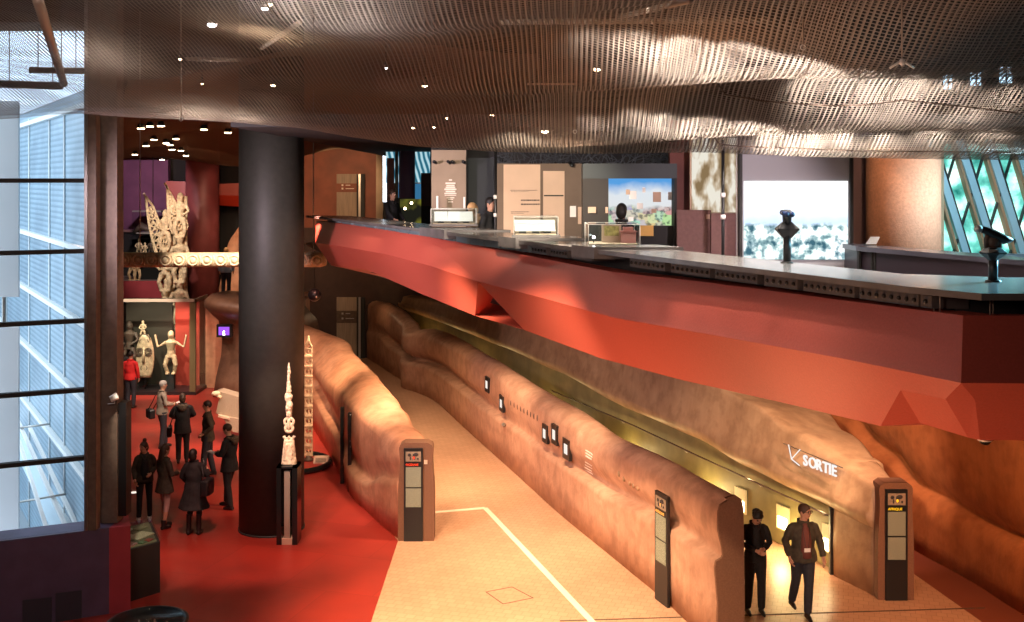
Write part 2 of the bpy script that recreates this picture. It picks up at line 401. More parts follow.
# end cap of wall A : brown felt slab, rounded top, waisted
def end_cap(t, ring, m, d=.05):
    mb = MB(); r = [Vector(p) for p in ring]; ctr = sum(r, Vector())/len(r)
    a, b = r[0], r[-1]; nv = Vector((b.y-a.y, -(b.x-a.x), 0)).normalized()
    if nv.y > 0: nv = -nv
    mb.slab([p+(Vector((p.x, p.y, p.z))-Vector((ctr.x, ctr.y, p.z))).normalized()*.012+Vector((0, 0, .012 if p.z > .5 else 0)) for p in r], nv*d)
    return part(t, 'end_panel', mb, m), nv
capA, nvA = end_cap(wA, ringsA[-1], M['cap'])
# small screens set in wall A
def on_wall(rings, px, py, off=0.0):
    """point on the left face of a ring-built wall seen at a pixel"""
    best = None
    for i in range(len(rings)-1):
        for j in range(0, 12):
            a, b = rings[i][j], rings[i+1][j]; c, d_ = rings[i][j+1], rings[i+1][j+1]
            q = [(CX+F*v.x/v.y, H+F*(CZ-v.z)/v.y) for v in (a, b, c, d_)]
            xs = [v[0] for v in q]; ys = [v[1] for v in q]
            if min(xs)-1 <= px <= max(xs)+1 and min(ys)-1 <= py <= max(ys)+1:
                # bilinear-ish : use plane intersection
                nrm = (b-a).cross(c-a)
                if nrm.length < 1e-9: continue
                nrm.normalize(); ray = Vector(((px-CX)/F, 1, -(py-H)/F)); den = nrm.dot(ray)
                if abs(den) < 1e-6: continue
                s = nrm.dot(a-Vector((0, 0, CZ)))/den; p = Vector((0, 0, CZ))+ray*s
                e = (a+b+c+d_)/4; dist = (p-e).length
                if best is None or dist < best[0]:
                    if nrm.x > 0: nrm = -nrm
                    best = (dist, p, nrm, (b-a).normalized())
    return best[1:] if best else None
scr = [(488, 384.5, .30, .36, 'topmost and furthest'), (502.5, 403.5, .30, .36, 'second from the far end'), (546, 433.5, .27, .36, 'lower left of the group of three'), (555.5, 434.5, .27, .38, 'middle of the group of three'), (567.5, 449, .30, .38, 'nearest of the group of three')]
M['minis'] = emis('small_screen_glow', (.95, .85, .75), 1.1)
def wall_frame(px, py, w, h, label):
    r = on_wall(ringsA, px, py)
    if not r: return
    p, nrm, tn = r; nrm = Vector((nrm.x, nrm.y, 0)).normalized(); tn = Vector((-nrm.y, nrm.x, 0)); up = Vector((0, 0, 1))
    t = thing('wall_screen', 'small framed white screen in the rose-brown leather wall, '+label, 'screen', p, 0, 'small screens in the leather wall')
    def rect(c, a, b, dep, m, nm, par=None):
        return part(t, nm, MB().slab([c-tn*a-up*b, c+tn*a-up*b, c+tn*a+up*b, c-tn*a+up*b], nrm*dep), m, par)
    f = rect(p-nrm*.03, w*.62, h*.55, .07, M['black'], 'frame'); rect(p+nrm*.035, w*.3, h*.27, .01, M['minis'], 'display')
for q in scr: wall_frame(q[0], q[1], q[2], q[3], q[4])
# raised dots and faint printed lines on wall A
for k in range(9):
    r = on_wall(ringsA, 511+k*3.3, 403+k*1.9)
    if r: tag(MB().ell(r[0], (.02, .02, .07), n=6, m=4).build('tactile_stud', M['darkwood']), 'small dark tactile stud in the row on the rose-brown wall between the little screens', 'stud', 'row of tactile studs')
mb = MB()
for k in range(8):
    r = on_wall(ringsA, 590, 453.5+k*2.8)
    if r and k != 3: p, nr, _ = r; tn = Vector((-nr.y, nr.x, 0)).normalized(); mb.slab([p-tn*.22-nr*.01, p+tn*(.05+.1*random.random())-nr*.01, p+tn*.1-nr*.01+Vector((0, 0, .025)), p-tn*.22-nr*.01+Vector((0, 0, .025))], nr*.02)
tag(mb.build('wall_text', M['creamtext']), 'faint cream lines of text printed low on the leather wall', 'wall text')
for (x, y) in ((619, 474), (624, 479), (630, 483), (633.5, 485.5), (638, 488)):
    r = on_wall(ringsA, x, y)
    if r: tag(MB().ell(r[0], (.03, .05, .055), n=10, m=6).build('touch_disc', M['leatherB']), 'small dark touch disc in the row right of the cream text on the wall', 'disc', 'touch discs')
r = on_wall(ringsA, 503.5, 424.5)
if r: tag(MB().ell(r[0], (.05, .14, .035)).build('leaf_handle', M['steel']), 'small leaf-shaped tactile relief on the bench ledge of the leather wall', 'relief')
# dark info board standing on the walkway by wall A
def info_board(t, face, w, h, tn, nrm, header, words):
    """face: bottom centre of the front face; builds print areas"""
    up = Vector((0, 0, 1))
    def rect(cx, z0, z1, hw, m, nm, dep=.008):
        c = face+tn*cx+nrm*.001
        return part(t, nm, MB().slab([c-tn*hw+up*z0, c+tn*hw+up*z0, c+tn*hw+up*z1, c-tn*hw+up*z1], nrm*dep), m)
    rect(0, h*.86, h*.965, w*.40, M['print2'], 'map_panel')
    # map of continents in dark blobs
    mb = MB(); 
    for cx, cz, rx, rz in ((-.2, .93, .09, .018), (-.15, .895, .04, .02), (.02, .925, .06, .02), (.14, .935, .13, .02), (.24, .89, .05, .012), (.07, .90, .04, .02)):
        c = face+tn*(cx*w)+up*(cz*h)+nrm*.012; mb.ell(c, (rx*w, .008, rz*h), Matrix.Rotation(math.atan2(tn.y, tn.x), 3, 'Z'), 10, 6)
    part(t, 'map_relief', mb, M['ink'])
    c = face+tn*(.03*w)+up*(.90*h)+nrm*.016; part(t, 'map_highlight', MB().ell(c, (.06*w, .006, .016*h), Matrix.Rotation(math.atan2(tn.y, tn.x), 3, 'Z'), 10, 6), header)
    rect(0, h*.585, h*.80, w*.40, M['print'], 'text_panel'); rect(0, h*.37, h*.57, w*.40, M['print'], 'text_panel')
    txt(t, words, face+tn*(-.40*w)+up*(h*.815)+nrm*.012, tn, nrm, h*.032, header, 'heading')
def txt(t, s, loc, tn, nrm, size, m, nm, ext=.003, bold=.012, parent=None):
    cu = bpy.data.curves.new(nm, 'FONT'); cu.body = s; cu.size = size; cu.extrude = ext; cu.offset = bold*size
    oc = bpy.data.objects.new(nm, cu); C.objects.link(oc); dg = bpy.context.evaluated_depsgraph_get(); dg.update()
    me = bpy.data.meshes.new_from_object(oc.evaluated_get(dg)); bpy.data.objects.remove(oc); bpy.data.curves.remove(cu)
    me.materials.clear(); me.materials.append(m); o = bpy.data.objects.new(nm, me); C.objects.link(o)
    up = Vector((0, 0, 1)); mt = Matrix((tn, up, nrm)).transposed().to_4x4(); mt.translation = Vector(loc)-Vector((t.location if t else (0, 0, 0)))
    o.matrix_local = mt
    if t: o.parent = parent or t
    return o
mb = MB()
g = G(664, 601); tn = (G(676, 608)-g); 
bx0 = G(658, 598); bx1 = G(671, 608)
bx1.z = bx0.z = 0; tnb = (bx1-bx0).normalized(); nb = Vector((tnb.y, -tnb.x, 0)); nb = nb if nb.x < 0 else -nb; bx0 += nb*.06
t = thing('information_panel', 'slim black information panel with grey text standing against the rose-brown wall', 'information panel', bx0+tnb*.1)
wdt = (bx1-bx0).length-.02; hh = ZY(490, bx0.y)
part(t, 'panel_body', MB().slab([bx0, bx0+tnb*wdt, bx0+tnb*wdt-nb*.05, bx0-nb*.05], (0, 0, hh)), M['black'])
M['bronzetxt'] = mat('amber_lettering', (.8, .45, .12), .5)
info_board(t, bx0+tnb*wdt/2, wdt, hh, tnb, nb, M['bronzetxt'], 'AMÉRIQUES')

# wall D : apricot wall beside the red hall
def stD(x, yb, ysh, zg, gd, th, dz, uo=.03):
    g = G(x, yb); zs = ZY(ysh, g.y); return (g.x, g.y, zs, zg, gd, th, zs+dz, uo)
stationsD = [(-8.0, 35.4, 1.9, 1.0, .2, 1.3, 2.35, .1), (-7.0, 33.6, 1.9, 1.0, .2, 1.3, 2.35, .1), stD(306, 417, 358, .95, .2, 1.25, .5, .12), stD(314, 430, 370, .95, .18, 1.2, .42, .1), stD(332, 459.5, 386, .8, .12, 1.05, .38, .08), stD(351, 496, 407, .62, .10, 1.0, .22, .04),
             stD(365, 510, 419, .62, .10, .95, .12, .03), stD(381, 525, 432, .95, .08, .8, .05), stD(399, 540, 446, 1.18, .04, .66, .03)]
wD, ringsD = wall_thing('leather_ramp_wall', 'pale apricot leather wall with rounded top, left edge of the walkway beside the red hall', stationsD, M['leatherD'])
# wall B : tan wall with SORTIE
DB = [(-.9, 2), (0, 2.05)]
def bxy(Y): return (14.66-.45*Y if Y < 29.4 else 13.19-.4*Y+.0)
def stB(Y, zs, zl, th, zt, rec): return (bxy(Y), Y, zs, zl, rec, th, zt, 0)
stationsB = [stB(44, 2.4, 1.9, 1.2, 2.5, .2), stB(38, 2.75, 1.97, 1.8, 2.9, .2), stB(33, 3.0, 1.95, 2.1, 3.1, .2), stB(29.6, 3.05, 1.86, 2.2, 3.1, .2), stB(25.9, 3.0, 1.56, 2.1, 3.0, .2), stB(23.6, 2.82, 1.5, 1.9, 2.8, .2), stB(21.9, 2.62, 1.3, 1.65, 2.45, .2), stB(20.6, 2.3, 1.22, 1.25, 2.2, .2),
             stB(19.55, 2.02, 1.17, .85, 2.0, .2), (bxy(19.5)-.02, 19.5, 2.0, 1.17, 0, .8, 1.98, 0), (bxy(18.62)-.03, 18.62, 1.86, 1.12, 0, .44, 1.86, 0)]
def profB(s):
    x, y, zs, zl, rec, th, zt, uo = s
    o = -.18
    return [(rec+o, 0), (rec+o, zl*.5), (rec+o, zl-.02), (rec*.9+o, zl), (o+rec*.1, zl+.01), (o-.05, zl+.05), (o-.12, zl+.16), (o-.13, zl+.28), (o-.05, (zl*.6+zs*.4)), (o+.03, zs-.12), (o+.045, zs-.04), (o+.09, zs),
            (th*.3, (zs+zt)/2+.0), (th*.6, zt), (th-.14, zt-.02), (th-.03, zt-.1), (th+.02, zt-.3), (th+.04, .9), (th+.05, .5), (th, 0)]
wB, ringsB = wall_thing('leather_exit_wall', 'tan leather wall with the exit lettering and a glowing handrail recess, under the red parapet', stationsB, M['leatherB'], prof=profB)
# olive back panel inside the recess, with handrail and light boxes
seg = [19.56, 20.6, 21.9, 23.6, 25.9, 29.6, 33, 38, 44]
zl_ = {19.56: 1.17, 20.6: 1.22, 21.9: 1.3, 23.6: 1.5, 25.9: 1.56, 29.6: 1.86, 33: 1.95, 38: 1.97, 44: 1.9}
mb = MB()
for a, b in zip(seg[:-1], seg[1:]):
    mb._faces([(bxy(a)-.02, a, .02), (bxy(b)-.02, b, .02), (bxy(b)-.02, b, zl_[b]-.01), (bxy(a)-.02, a, zl_[a]-.01)], [(0, 1, 2, 3)])
part(wB, 'recess_lining', mb, M['olive'])
mb = MB(); mb.box((bxy(19.55)-.22, 19.50, 0), (bxy(19.55)+.02, 19.60, 1.17)); part(wB, 'recess_frame', mb, M['black'])
t = thing('handrail', 'thin dark handrail on brackets along the olive recess behind the walking man', 'handrail', (bxy(19.7)-.1, 19.7, .95))
hr = [Vector((bxy(Y)-.10, Y, zl_at)) for Y, zl_at in ((19.62, .98), (21.4, 1.03), (23.6, 1.1), (26, 1.2), (30, 1.25))]
part(t, 'rail', MB().tube(hr, .018, 8), M['darkwood'])
for Y, z in ((19.9, .98), (21.6, 1.03), (24, 1.11), (26.5, 1.2)):
    part(t, 'bracket', MB().tube([(bxy(Y)-.10, Y, z), (bxy(Y)-.05, Y, z-.05), (bxy(Y)-.02, Y, z-.05)], .01, 6), M['steel'])
M['boxglow'] = emis('warm_light_box', (1, .82, .42), 16)
M['boxface'] = mat('light_box_face', (.5, .4, .2), .5, emit=.35)
for k, (px, yt, yb) in enumerate([(831.5, 525, 553), (785, 506, 530), (742.5, 488, 512)]):
    xr = (px-CX)/F; Y = 14.66/(xr+.45); xw = bxy(Y)
    nn = Vector((-.912, -.41, 0)); tt = Vector((-.41, .912, 0)); c = Vector((xw, Y, 0))+nn*.03
    hw = .19; z0, z1 = ZY(yb, Y), ZY(yt, Y)
    t = thing('light_box', ['framed light box low in the olive recess, right of the walking man', 'framed light box in the olive recess, left of the walking man', 'framed light box in the olive recess, cut off by the end of the rose-brown wall'][k], 'light box', c+Vector((0, 0, z0)), 0, 'light boxes along the walkway')
    U = Vector((0, 0, 1))
    part(t, 'frame', MB().slab([c-tt*hw+U*z0, c+tt*hw+U*z0, c+tt*hw+U*z1, c-tt*hw+U*z1], nn*.03), M['boxface'])
    c2 = c+nn*.032; part(t, 'lamp', MB().slab([c2-tt*hw*.7+U*(z0+.04), c2+tt*hw*.7+U*(z0+.04), c2+tt*hw*.7+U*(z0+.25), c2-tt*hw*.7+U*(z0+.25)], nn*.015), M['boxglow'])
# SORTIE lettering with arrow
pS = Vector((14.66-.45*20.9-.19, 20.9, 0))
tS = Vector((.41, -.912, 0)).normalized(); nS = Vector((-.912, -.41, 0)).normalized()
def on_plane(p0, nrm, px, py):
    ray = Vector(((px-CX)/F, 1, -(py-H)/F)); s = nrm.dot(p0-Vector((0, 0, CZ)))/nrm.dot(ray); return Vector((0, 0, CZ))+ray*s
pl0 = pS+nS*.13
t = thing('exit_sign', 'white SORTIE lettering with a thin arrow mounted on the tan leather wall', 'sign', on_plane(pl0, nS, 803, 462))
a = on_plane(pl0, nS, 803.2, 463); b = on_plane(pl0, nS, 836, 474.5)
M['signw'] = emis('white_lit_letters', (1, .97, .93), 1.0)
for k, ch in enumerate('SORTIE'):
    pc = on_plane(pl0, nS, 803.2, 464.6)+tS*(.27*[0, .55, 1.30, 1.97, 2.55, 2.83][k])
    o = txt(t, ch, pc, tS, nS, .27, M['signw'], 'letter', .012, .014)
    o.scale = (1.0, 1, 1)
mb = MB()
def seg_t(x0, y0, x1, y1, r=.011): mb.tube([on_plane(pl0, nS, x0, y0), on_plane(pl0, nS, x1, y1)], r, 6)
seg_t(788.5, 444.5, 791.5, 459); seg_t(791.5, 459, 800, 449.5); seg_t(791.5, 459, 799.5, 465.5)
part(t, 'arrow', mb, M['signw'])
mb = MB(); pl1 = pS+nS*.115
mb.tube([on_plane(pl1, nS, 783.5, 443.5), on_plane(pl1, nS, 843, 468)], .008, 6); part(t, 'mounting_rail', mb, M['black'])
# wall C : orange wall on the far right
def stC(x, y, zg, gd): return (x, y, 4.5, zg, gd, 1.2, 4.6, .12)
stationsC = [stC(3.0, 34, 2.4, .3), stC(5.3, 28, 2.6, .35), stC(6.75, 24, 2.2, .4), stC(7.35, 22, 1.5, .35), stC(7.6, 20.8, 1.12, .28), stC(8.0, 19.2, 1.05, .26), stC(8.24, 17.7, 1.08, .26), stC(8.9, 14.5, 1.1, .25), stC(9.6, 12, 1.1, .25)]
def profC(s):
    x, y, zs, zg, gd, th, zt, uo = s
    return [(0, 0), (0, zg*.3), (-.02, zg*.6), (.0, zg-.22), (.05, zg-.1), (gd*.5, zg-.03), (gd, zg+.02), (gd*.9, zg+.12), (gd*.35, zg+.3), (gd*.1, zg+.6), (.0, zg+1.0), (-.02, zg+1.5), (.05, zs-.5), (.1, zs-.1), (.2, zs), (.6, zt), (th-.1, zt), (th, zt-.2), (th, 1), (th, 0)]
wC, ringsC = wall_thing('leather_outer_wall', 'deep orange leather wall with a long horizontal fold at far right beyond the exit wall', stationsC, M['leatherC'], prof=profC)
# end pillars with information panels
def pillar(name, label, x0, x1, yb, ytop, header, words, px0, px1, pyt, extra=None, waist=True):
    g0, g1 = G(x0, yb), G(x1, yb); Y = g0.y; w = g1.x-g0.x; hh = ZY(ytop, Y); cx = (g0.x+g1.x)/2
    t = thing(name, label, 'information pillar', (cx, Y+.15, 0), 0, 'information pillars at the wall ends')
    prof = []; n = 40
    for i in range(n+1):
        z = hh*i/n; f = i/n
        hw = w/2*(1-.10*math.exp(-((f-.80)/.18)**2)) if waist else w/2
        if z > hh-.14: q = (z-(hh-.14))/.14; hw -= w*.16*(1-math.sqrt(max(0, 1-q*q)))
        prof.append((hw, z))
    pts = [Vector((cx+a, Y, z)) for a, z in prof]+[Vector((cx-a, Y, z)) for a, z in reversed(prof)]
    part(t, 'pillar_body', MB().slab(pts, (0, .34, 0)), M['cap'])
    a0, a1 = (px0-CX)*Y/F, (px1-CX)*Y/F; hb = ZY(pyt, Y)
    part(t, 'panel', MB().box((a0, Y-.03, 0), (a1, Y, hb)), M['black'])
    info_board(t, Vector(((a0+a1)/2, Y-.03, 0)), a1-a0, hb, Vector((1, 0, 0)), Vector((0, -1, 0)), header, words)
    if extra: extra(t, Y)
    return t
pillar('information_pillar', 'brown information pillar with yellow AFRIQUE heading at the end of the tan exit wall', 878, 914, 600, 483, M['yellowtxt'], 'AFRIQUE', 885, 907, 489)
def badge(t, Y): part(t, 'badge', MB().box(((424-CX)*Y/F, Y-.012, ZY(464, Y)), ((427.5-CX)*Y/F, Y, ZY(460, Y))), M['beige'])
pillar('information_pillar', 'brown information pillar with red OCÉANIE heading at the end of the apricot wall', 398, 434, 541, 443, M['redtxt'], 'OCÉANIE', 404, 423, 448, badge)

# ------------------------------------------------------------ red faceted parapet of the mezzanine
def plY(x, off=0.): return (6.93+off)/((x-CX)/F+.457)
def pp(x, y, off=0.):
    if x <= 963: Y = plY(x, off)
    else: Y = plY(963, off)
    return P(x, y, Y)
T = [(316, 221), (342, 223.5), (385, 230), (428.6, 237), (500, 250), (560, 262), (613, 272), (708, 282.5), (840, 300), (963, 315.5), (1500, 318)]
Cr = [(315, 243), (340, 246), (385, 254), (428.6, 265.4), (478, 281.5), (540.5, 297.4), (613, 317.5), (708, 334), (840, 358), (961, 383), (1500, 387)]
Bt = [(318, 247), (331, 265.4), (368, 270), (420.6, 293.5), (475, 315.7), (524, 329.8), (600, 358), (682, 380), (784, 403), (880.5, 426)]
oT, oC, oB = 0, -.22, .12
t = thing('parapet', 'long faceted red parapet edging the mezzanine above the leather walls', 'parapet', pp(700, 340))
mbu, mbl = MB(), MB()
Tp = [pp(x, y, oT) for x, y in T]; Cp = [pp(x, y, oC if 320 < x else oC) for x, y in Cr]; Bp = [pp(x, y, oB) for x, y in Bt]
for i in range(len(Tp)-1):
    mbu._faces([Tp[i], Tp[i+1], Cp[i+1], Cp[i]], [(0, 1, 2, 3)])
# top return and back
inn = Vector((.91, .41, 0))
for i in range(len(Tp)-1):
    e0, e1 = Tp[i]+inn*.25, Tp[i+1]+inn*.25
    mbu._faces([Tp[i], e0, e1, Tp[i+1]], [(0, 1, 2, 3)])
part(t, 'upper_facets', mbu, M['redpaint'])
L = mbl._faces
def tri(*p): L([pp(*q) for q in p], [tuple(range(len(p)))])
c = lambda i: (*Cr[i], oC)
b_ = lambda i: (*Bt[i], oB)
tri(c(0), c(1), b_(1), b_(0)); tri(c(1), c(2), b_(2), b_(1)); tri(c(2), c(3), b_(3), b_(2)); tri(c(3), c(4), b_(4), b_(3))
# folded notch at x=478
tri(c(4), (509, 314.5, .9), b_(4)); tri((478, 281.5, oC), (540.5, 297.4, oC), (524, 329.8, oB)); tri(c(4), (524, 329.8, oB), (509, 314.5, .9))
tri(c(5), c(6), b_(6), b_(5)); tri(c(6), c(7), b_(7), b_(6))
tri(c(7), c(8), b_(8), b_(7)); tri(c(8), (904.6, 371, oC), (900.5, 390, -.12)); tri(c(8), (900.5, 390, -.12), b_(9)); tri(c(8), b_(9), b_(8)); tri((904.6, 371, oC), c(9), (945.5, 399, -.12)); tri((904.6, 371, oC), (945.5, 399, -.12), (900.5, 390, -.12))
# receding darker facets to the right
n1, n2, n3, mid = (900.5, 390, -.12), (945.5, 399, -.12), (961, 383, oC), (935, 396.9, -.12)
m2, m3, m4, m5 = (920, 423, .3), (968, 437.5, .28), (980, 440, .25), (1500, 445, .25)
r1_, r2_ = (975, 400, -.08), (1500, 387, oC)
tri(n1, mid, m2); tri(n1, m2, b_(9)); tri(mid, n2, m3); tri(mid, m3, m2); tri(n2, n3, r1_); tri(n2, r1_, m3); tri(r1_, m4, m3); tri(n3, r2_, r1_); tri(r1_, r2_, m5, m4)
# closing underside running back under the slab
under = [pp(*b_(i)) for i in range(10)]+[pp(*m2), pp(*m3), pp(*m4), pp(*m5)]
for i in range(len(under)-1):
    a, b = under[i], under[i+1]; k = Vector((.55, .25, 0))
    L([a, b, Vector((b.x, b.y, 5.01))+k, Vector((a.x, a.y, 5.01))+k], [(0, 1, 2, 3)])
part(t, 'lower_facets', mbl, M['redpaint'])
# mezzanine slab
def pl(Y, off=0.): # point on the parapet line (X,Y)
    return (6.93+off-.457*Y, Y)
struct('floor_mezzanine', MB().prism([pl(25.5, .7), pl(9.9, .8), (13.6, 9.8), (13.6, 43.5), (-4.6, 43.5), (-6.4, 34)], 5.0, 5.05), M['floorbrown'])
# the counter on the mezzanine edge
t = thing('exhibition_counter', 'long narrow black exhibition counter running along the top of the red parapet', 'counter', (pl(15)[0], 15, 5.05))
def cpt(Y, off): return pl(Y, off)
zt = 6.19
bk = .78
mb = MB().prism([cpt(25.3, -.1), cpt(8.35, -.1), (3.35, 7.85), (11, 7.85), (11, 9.0), (4.1, 9.15), cpt(9.5, bk), cpt(24.9, bk)], zt-.05, zt)
part(t, 'worktop', mb, M['worktop'])
mb = MB().prism([cpt(25, .3), cpt(8.6, .3), (3.35, 8.3), (11, 8.3), (11, 8.9), (4.1, 8.95), cpt(9.5, .7), cpt(24.8, .7)], 5.15, zt-.05)
part(t, 'lower_casing', mb, M['matblack'])
# raised plinths and side steps
def seg_prism(x0, x1, o0, o1, z0, z1):
    Y0, Y1 = plY(x0), plY(x1); return MB().prism([cpt(Y0, o0), cpt(Y1, o0), cpt(Y1, o1), cpt(Y0, o1)], z0, z1)
for x0, x1 in ((428, 453), (508, 526), (583, 606)):
    part(t, 'plinth', seg_prism(x0, x1, -.14, .9, zt-.11, zt+.03), M['worktop'])
def slot_box(x0, x1, m, dots):
    Y0, Y1 = plY(x0), plY(x1)
    o = part(t, 'socket_box', seg_prism(x0, x1, .02, .3, 6.03, 6.125), m)
    if dots:
        for k in range(dots):
            f = (k+.5)/dots; Y = Y0+(Y1-Y0)*f; x, y = cpt(Y, .015); part(t, 'socket', MB().ell((x, y, 6.078), (.02, .02, .02), n=8, m=6), M['black'], parent=o)
for x0, x1, dts in ((628, 663, 8), (669, 708, 8), (713, 755, 8), (762, 795, 5), (801, 852, 8), (857, 916, 8), (918, 929, 1), (530, 545, 5), (549, 566, 6), (570, 590, 6)):
    slot_box(x0, x1, M['socket'], dts)
for x0, x1 in ((327, 338), (341, 350), (353, 362), (365, 373), (376, 384), (387, 396), (398, 407), (409, 420), (430, 439), (442, 452), (455, 466), (469, 482), (484, 498), (500, 515), (518, 527)):
    slot_box(x0, x1, M['teal'], 0)
mb = MB()
for x in (934, 940, 990, 993): p = pp(x, 300, .05); mb.tube([(p.x, p.y, 6.0), (p.x, p.y, 6.15)], .006, 6)
part(t, 'cables', mb, M['pipe'])

# ------------------------------------------------------------ mezzanine exhibits
def pbox(x0, y0, x1, y1, Y, dep, zfloor=None):
    a, b = P(x0, y0, Y), P(x1, y1, Y)
    return MB().box((a.x, Y, zfloor if zfloor is not None else b.z), (b.x, Y+dep, a.z))
def base(x, Y, z=5.05): return ((x-CX)*Y/F, Y, z)
ZF = 5.05
# projection screen
def scr_city(nt, v):
    s = sepxyz(nt, v); z = s[2]
    spk = ramp(nt, tnoise(nt, v, 7, 12), [(.38, (.05, .13, .18)), (.47, (.35, .5, .55)), (.53, (.95, 1, 1))])
    spk2 = mixc(nt, .3, spk, ramp(nt, tnoise(nt, v, 3, 3), [(.45, (.7, .95, .8)), (.6, (1, 1, 1))]), 'MULTIPLY')
    zz = math_n(nt, 'ADD', z, math_n(nt, 'MULTIPLY', tnoise(nt, v, 4, 4), .22))
    sky = ramp(nt, zz, [(0, (.62, .78, 1)), (.6, (.62, .78, 1)), (.85, (1, 1, 1)), (1, (1, 1, 1))])
    mask = ramp(nt, zz, [(.56, (1, 1, 1)), (.62, (0, 0, 0))])
    bw = nt.nodes.new('ShaderNodeRGBToBW'); nt.links.new(mask, bw.inputs[0])
    return mixc(nt, bw.outputs[0], sky, spk2)
YS = 15.2
t = thing('projection_screen', 'tall grey screen with a bright projected view of a seaside city, behind the viewer', 'screen', base(797, YS))
part(t, 'screen_sheet', pbox(742, 140, 851, 266, YS+.02, .05), mat('grey_screen_cloth', (.34, .34, .36), .8))
o = pbox(744, 181, 848, 259.5, YS, .02); ob = part(t, 'projected_image', o, picture('city_view', scr_city, 1.25)); 
zb = ZY(259.5, YS)
for v in ob.data.vertices: v.co.z -= (zb-ZF)
ob.location.z = zb-ZF
part(t, 'side_frame', pbox(739.5, 135, 742.5, 268, YS-.03, .1), M['matblack']); part(t, 'side_frame', pbox(850.5, 135, 853.5, 268, YS-.03, .1), M['matblack'])
part(t, 'foot_rail', pbox(742, 266, 851, 275, YS+.02, .06), M['steel'])
part(t, 'post', MB().box((base(740, YS)[0], YS, ZF), (base(740, YS)[0]+.05, YS+.06, ZY(266, YS))), M['matblack']); part(t, 'post', MB().box((base(852, YS)[0], YS, ZF), (base(852, YS)[0]+.05, YS+.06, ZY(266, YS))), M['matblack'])
# coin viewer in front of the screen
def viewer(px, Y, label, name):
    t = thing(name, label, 'viewer', (*base(px, Y, zt)[:2], zt)); t.location.z = zt
    return t
t = viewer(787, 10.75, 'dark binocular viewer on a post, silhouetted against the bright city screen', 'binocular_viewer')
part(t, 'post', MB().tube([(0, 0, 0), (0, 0, .30)], .037, 16), M['black'], world=False)
part(t, 'base_plate', MB().lathe([(.06, 0), (.06, .01), (.04, .015)]), M['black'], world=False)
part(t, 'collar', MB().loft([[Vector((a*math.cos(R(45+90*k))*1.0, a*.6*math.sin(R(45+90*k)), z)) for k in range(4)] for a, z in ((.05, .24), (.15, .325), (.15, .335), (.06, .40))], smooth=False), M['black'], world=False)
part(t, 'head', MB().lathe([(.04, .38), (.045, .46), (.05, .5), (.03, .52)]), M['black'], world=False)
M['blueblk'] = mat('glossy_blue_black', (.01, .02, .06), .15)
for s in (-1, 1): part(t, 'lens_tube', MB().tube([(s*.026, -.09, .475), (s*.026, .08, .49)], .027, 14), M['blueblk'], world=False)
t = viewer(993, 8.75, 'dark bronze telescope tilted on a post at the right end of the counter', 'telescope')
part(t, 'post', MB().tube([(0, 0, 0), (0, 0, .2)], .036, 16), M['black'], world=False)
part(t, 'base_plate', MB().lathe([(.06, 0), (.06, .01), (.04, .015)]), M['black'], world=False)
part(t, 'collar', MB().lathe([(.035, .17), (.105, .225), (.11, .235), (.06, .275)], n=8, smooth=False), M['black'], world=False)
part(t, 'yoke', MB().tube([(-.05, 0, .26), (-.055, 0, .34), (-.03, 0, .40)], .02, 8).tube([(.05, 0, .26), (.05, 0, .33), (.03, 0, .37)], .02, 8).ell((0, 0, .32), (.05, .04, .06)), M['darkwood'], world=False)
part(t, 'scope_tube', MB().tube([(-.115, 0, .425), (-.06, 0, .41), (.0, 0, .375), (.09, .0, .335), (.155, 0, .33)], [.025, .03, .042, .038, .015], 14), M['black'], world=False)
part(t, 'eyepiece', MB().tube([(-.14, -.01, .425), (-.10, -.005, .42)], .03, 12), M['steel'], world=False)
part(t, 'plaque', MB().box((-.07, -.085, .235), (.0, -.075, .262)), M['pipe'], world=False)
# second counter behind right
t = thing('low_counter', 'dark low counter with blue-grey top behind the telescope, by the lattice window', 'counter', base(930, 13.5))
q = [P(856, 243, 14.6), P(1060, 268, 11.6), P(1060, 254, 12.8), P(858, 237, 16)]
zc = 6.12
pts = [(q[0].x, q[0].y), (q[1].x, q[1].y), (q[1].x, q[1].y+1.2), (q[0].x, q[0].y+1.0)]
part(t, 'top', MB().prism(pts, zc-.06, zc), mat('blue_grey_top', (.10, .10, .13), .25))
pts2 = [(q[0].x+.03, q[0].y+.06), (q[1].x, q[1].y+.06), (q[1].x, q[1].y+1.1), (q[0].x+.03, q[0].y+.9)]
part(t, 'casing', MB().prism(pts2, ZF, zc-.06), mat('dark_plum_casing', (.035, .025, .035), .4))
mb = MB()
for x in (858, 871, 874, 888): yy = 14.6-(x-856)/204*3.0; pz = P(x, 250, yy); mb.box((pz.x, yy-.03, ZF), (pz.x+.03, yy+.03, zc-.06))
part(t, 'front_posts', mb, M['matblack'])
t = thing('leaflet_holder', 'small clear leaflet stand on the low counter beside the orange column', 'leaflet stand', (P(872, 246, 14.9).x, 14.9, zc))
part(t, 'sheet', MB().slab([(-.09, 0, .01), (.06, 0, .01), (.12, .03, .11), (-.01, .03, .11)], (0, .006, 0)), M['paper'], world=False)
part(t, 'foot', MB().box((-.1, -.02, 0), (.09, .06, .012)), M['glass'], world=False)
# orange column
Yc = 17.3
t = thing('round_column', 'thick orange-brown round column between the city screen and the lattice window', 'column', base(903, Yc))
part(t, 'shaft', MB().lathe([(.56, 0), (.56, 2.45)], n=48), mat('orange_column_plaster', (.52, .25, .15), .8, var=.15, vscale=25, bump=.3, bscale=50), world=False)
part(t, 'base_ring', MB().lathe([(.6, 0), (.6, .1), (.57, .12)], n=48), M['matblack'], world=False)
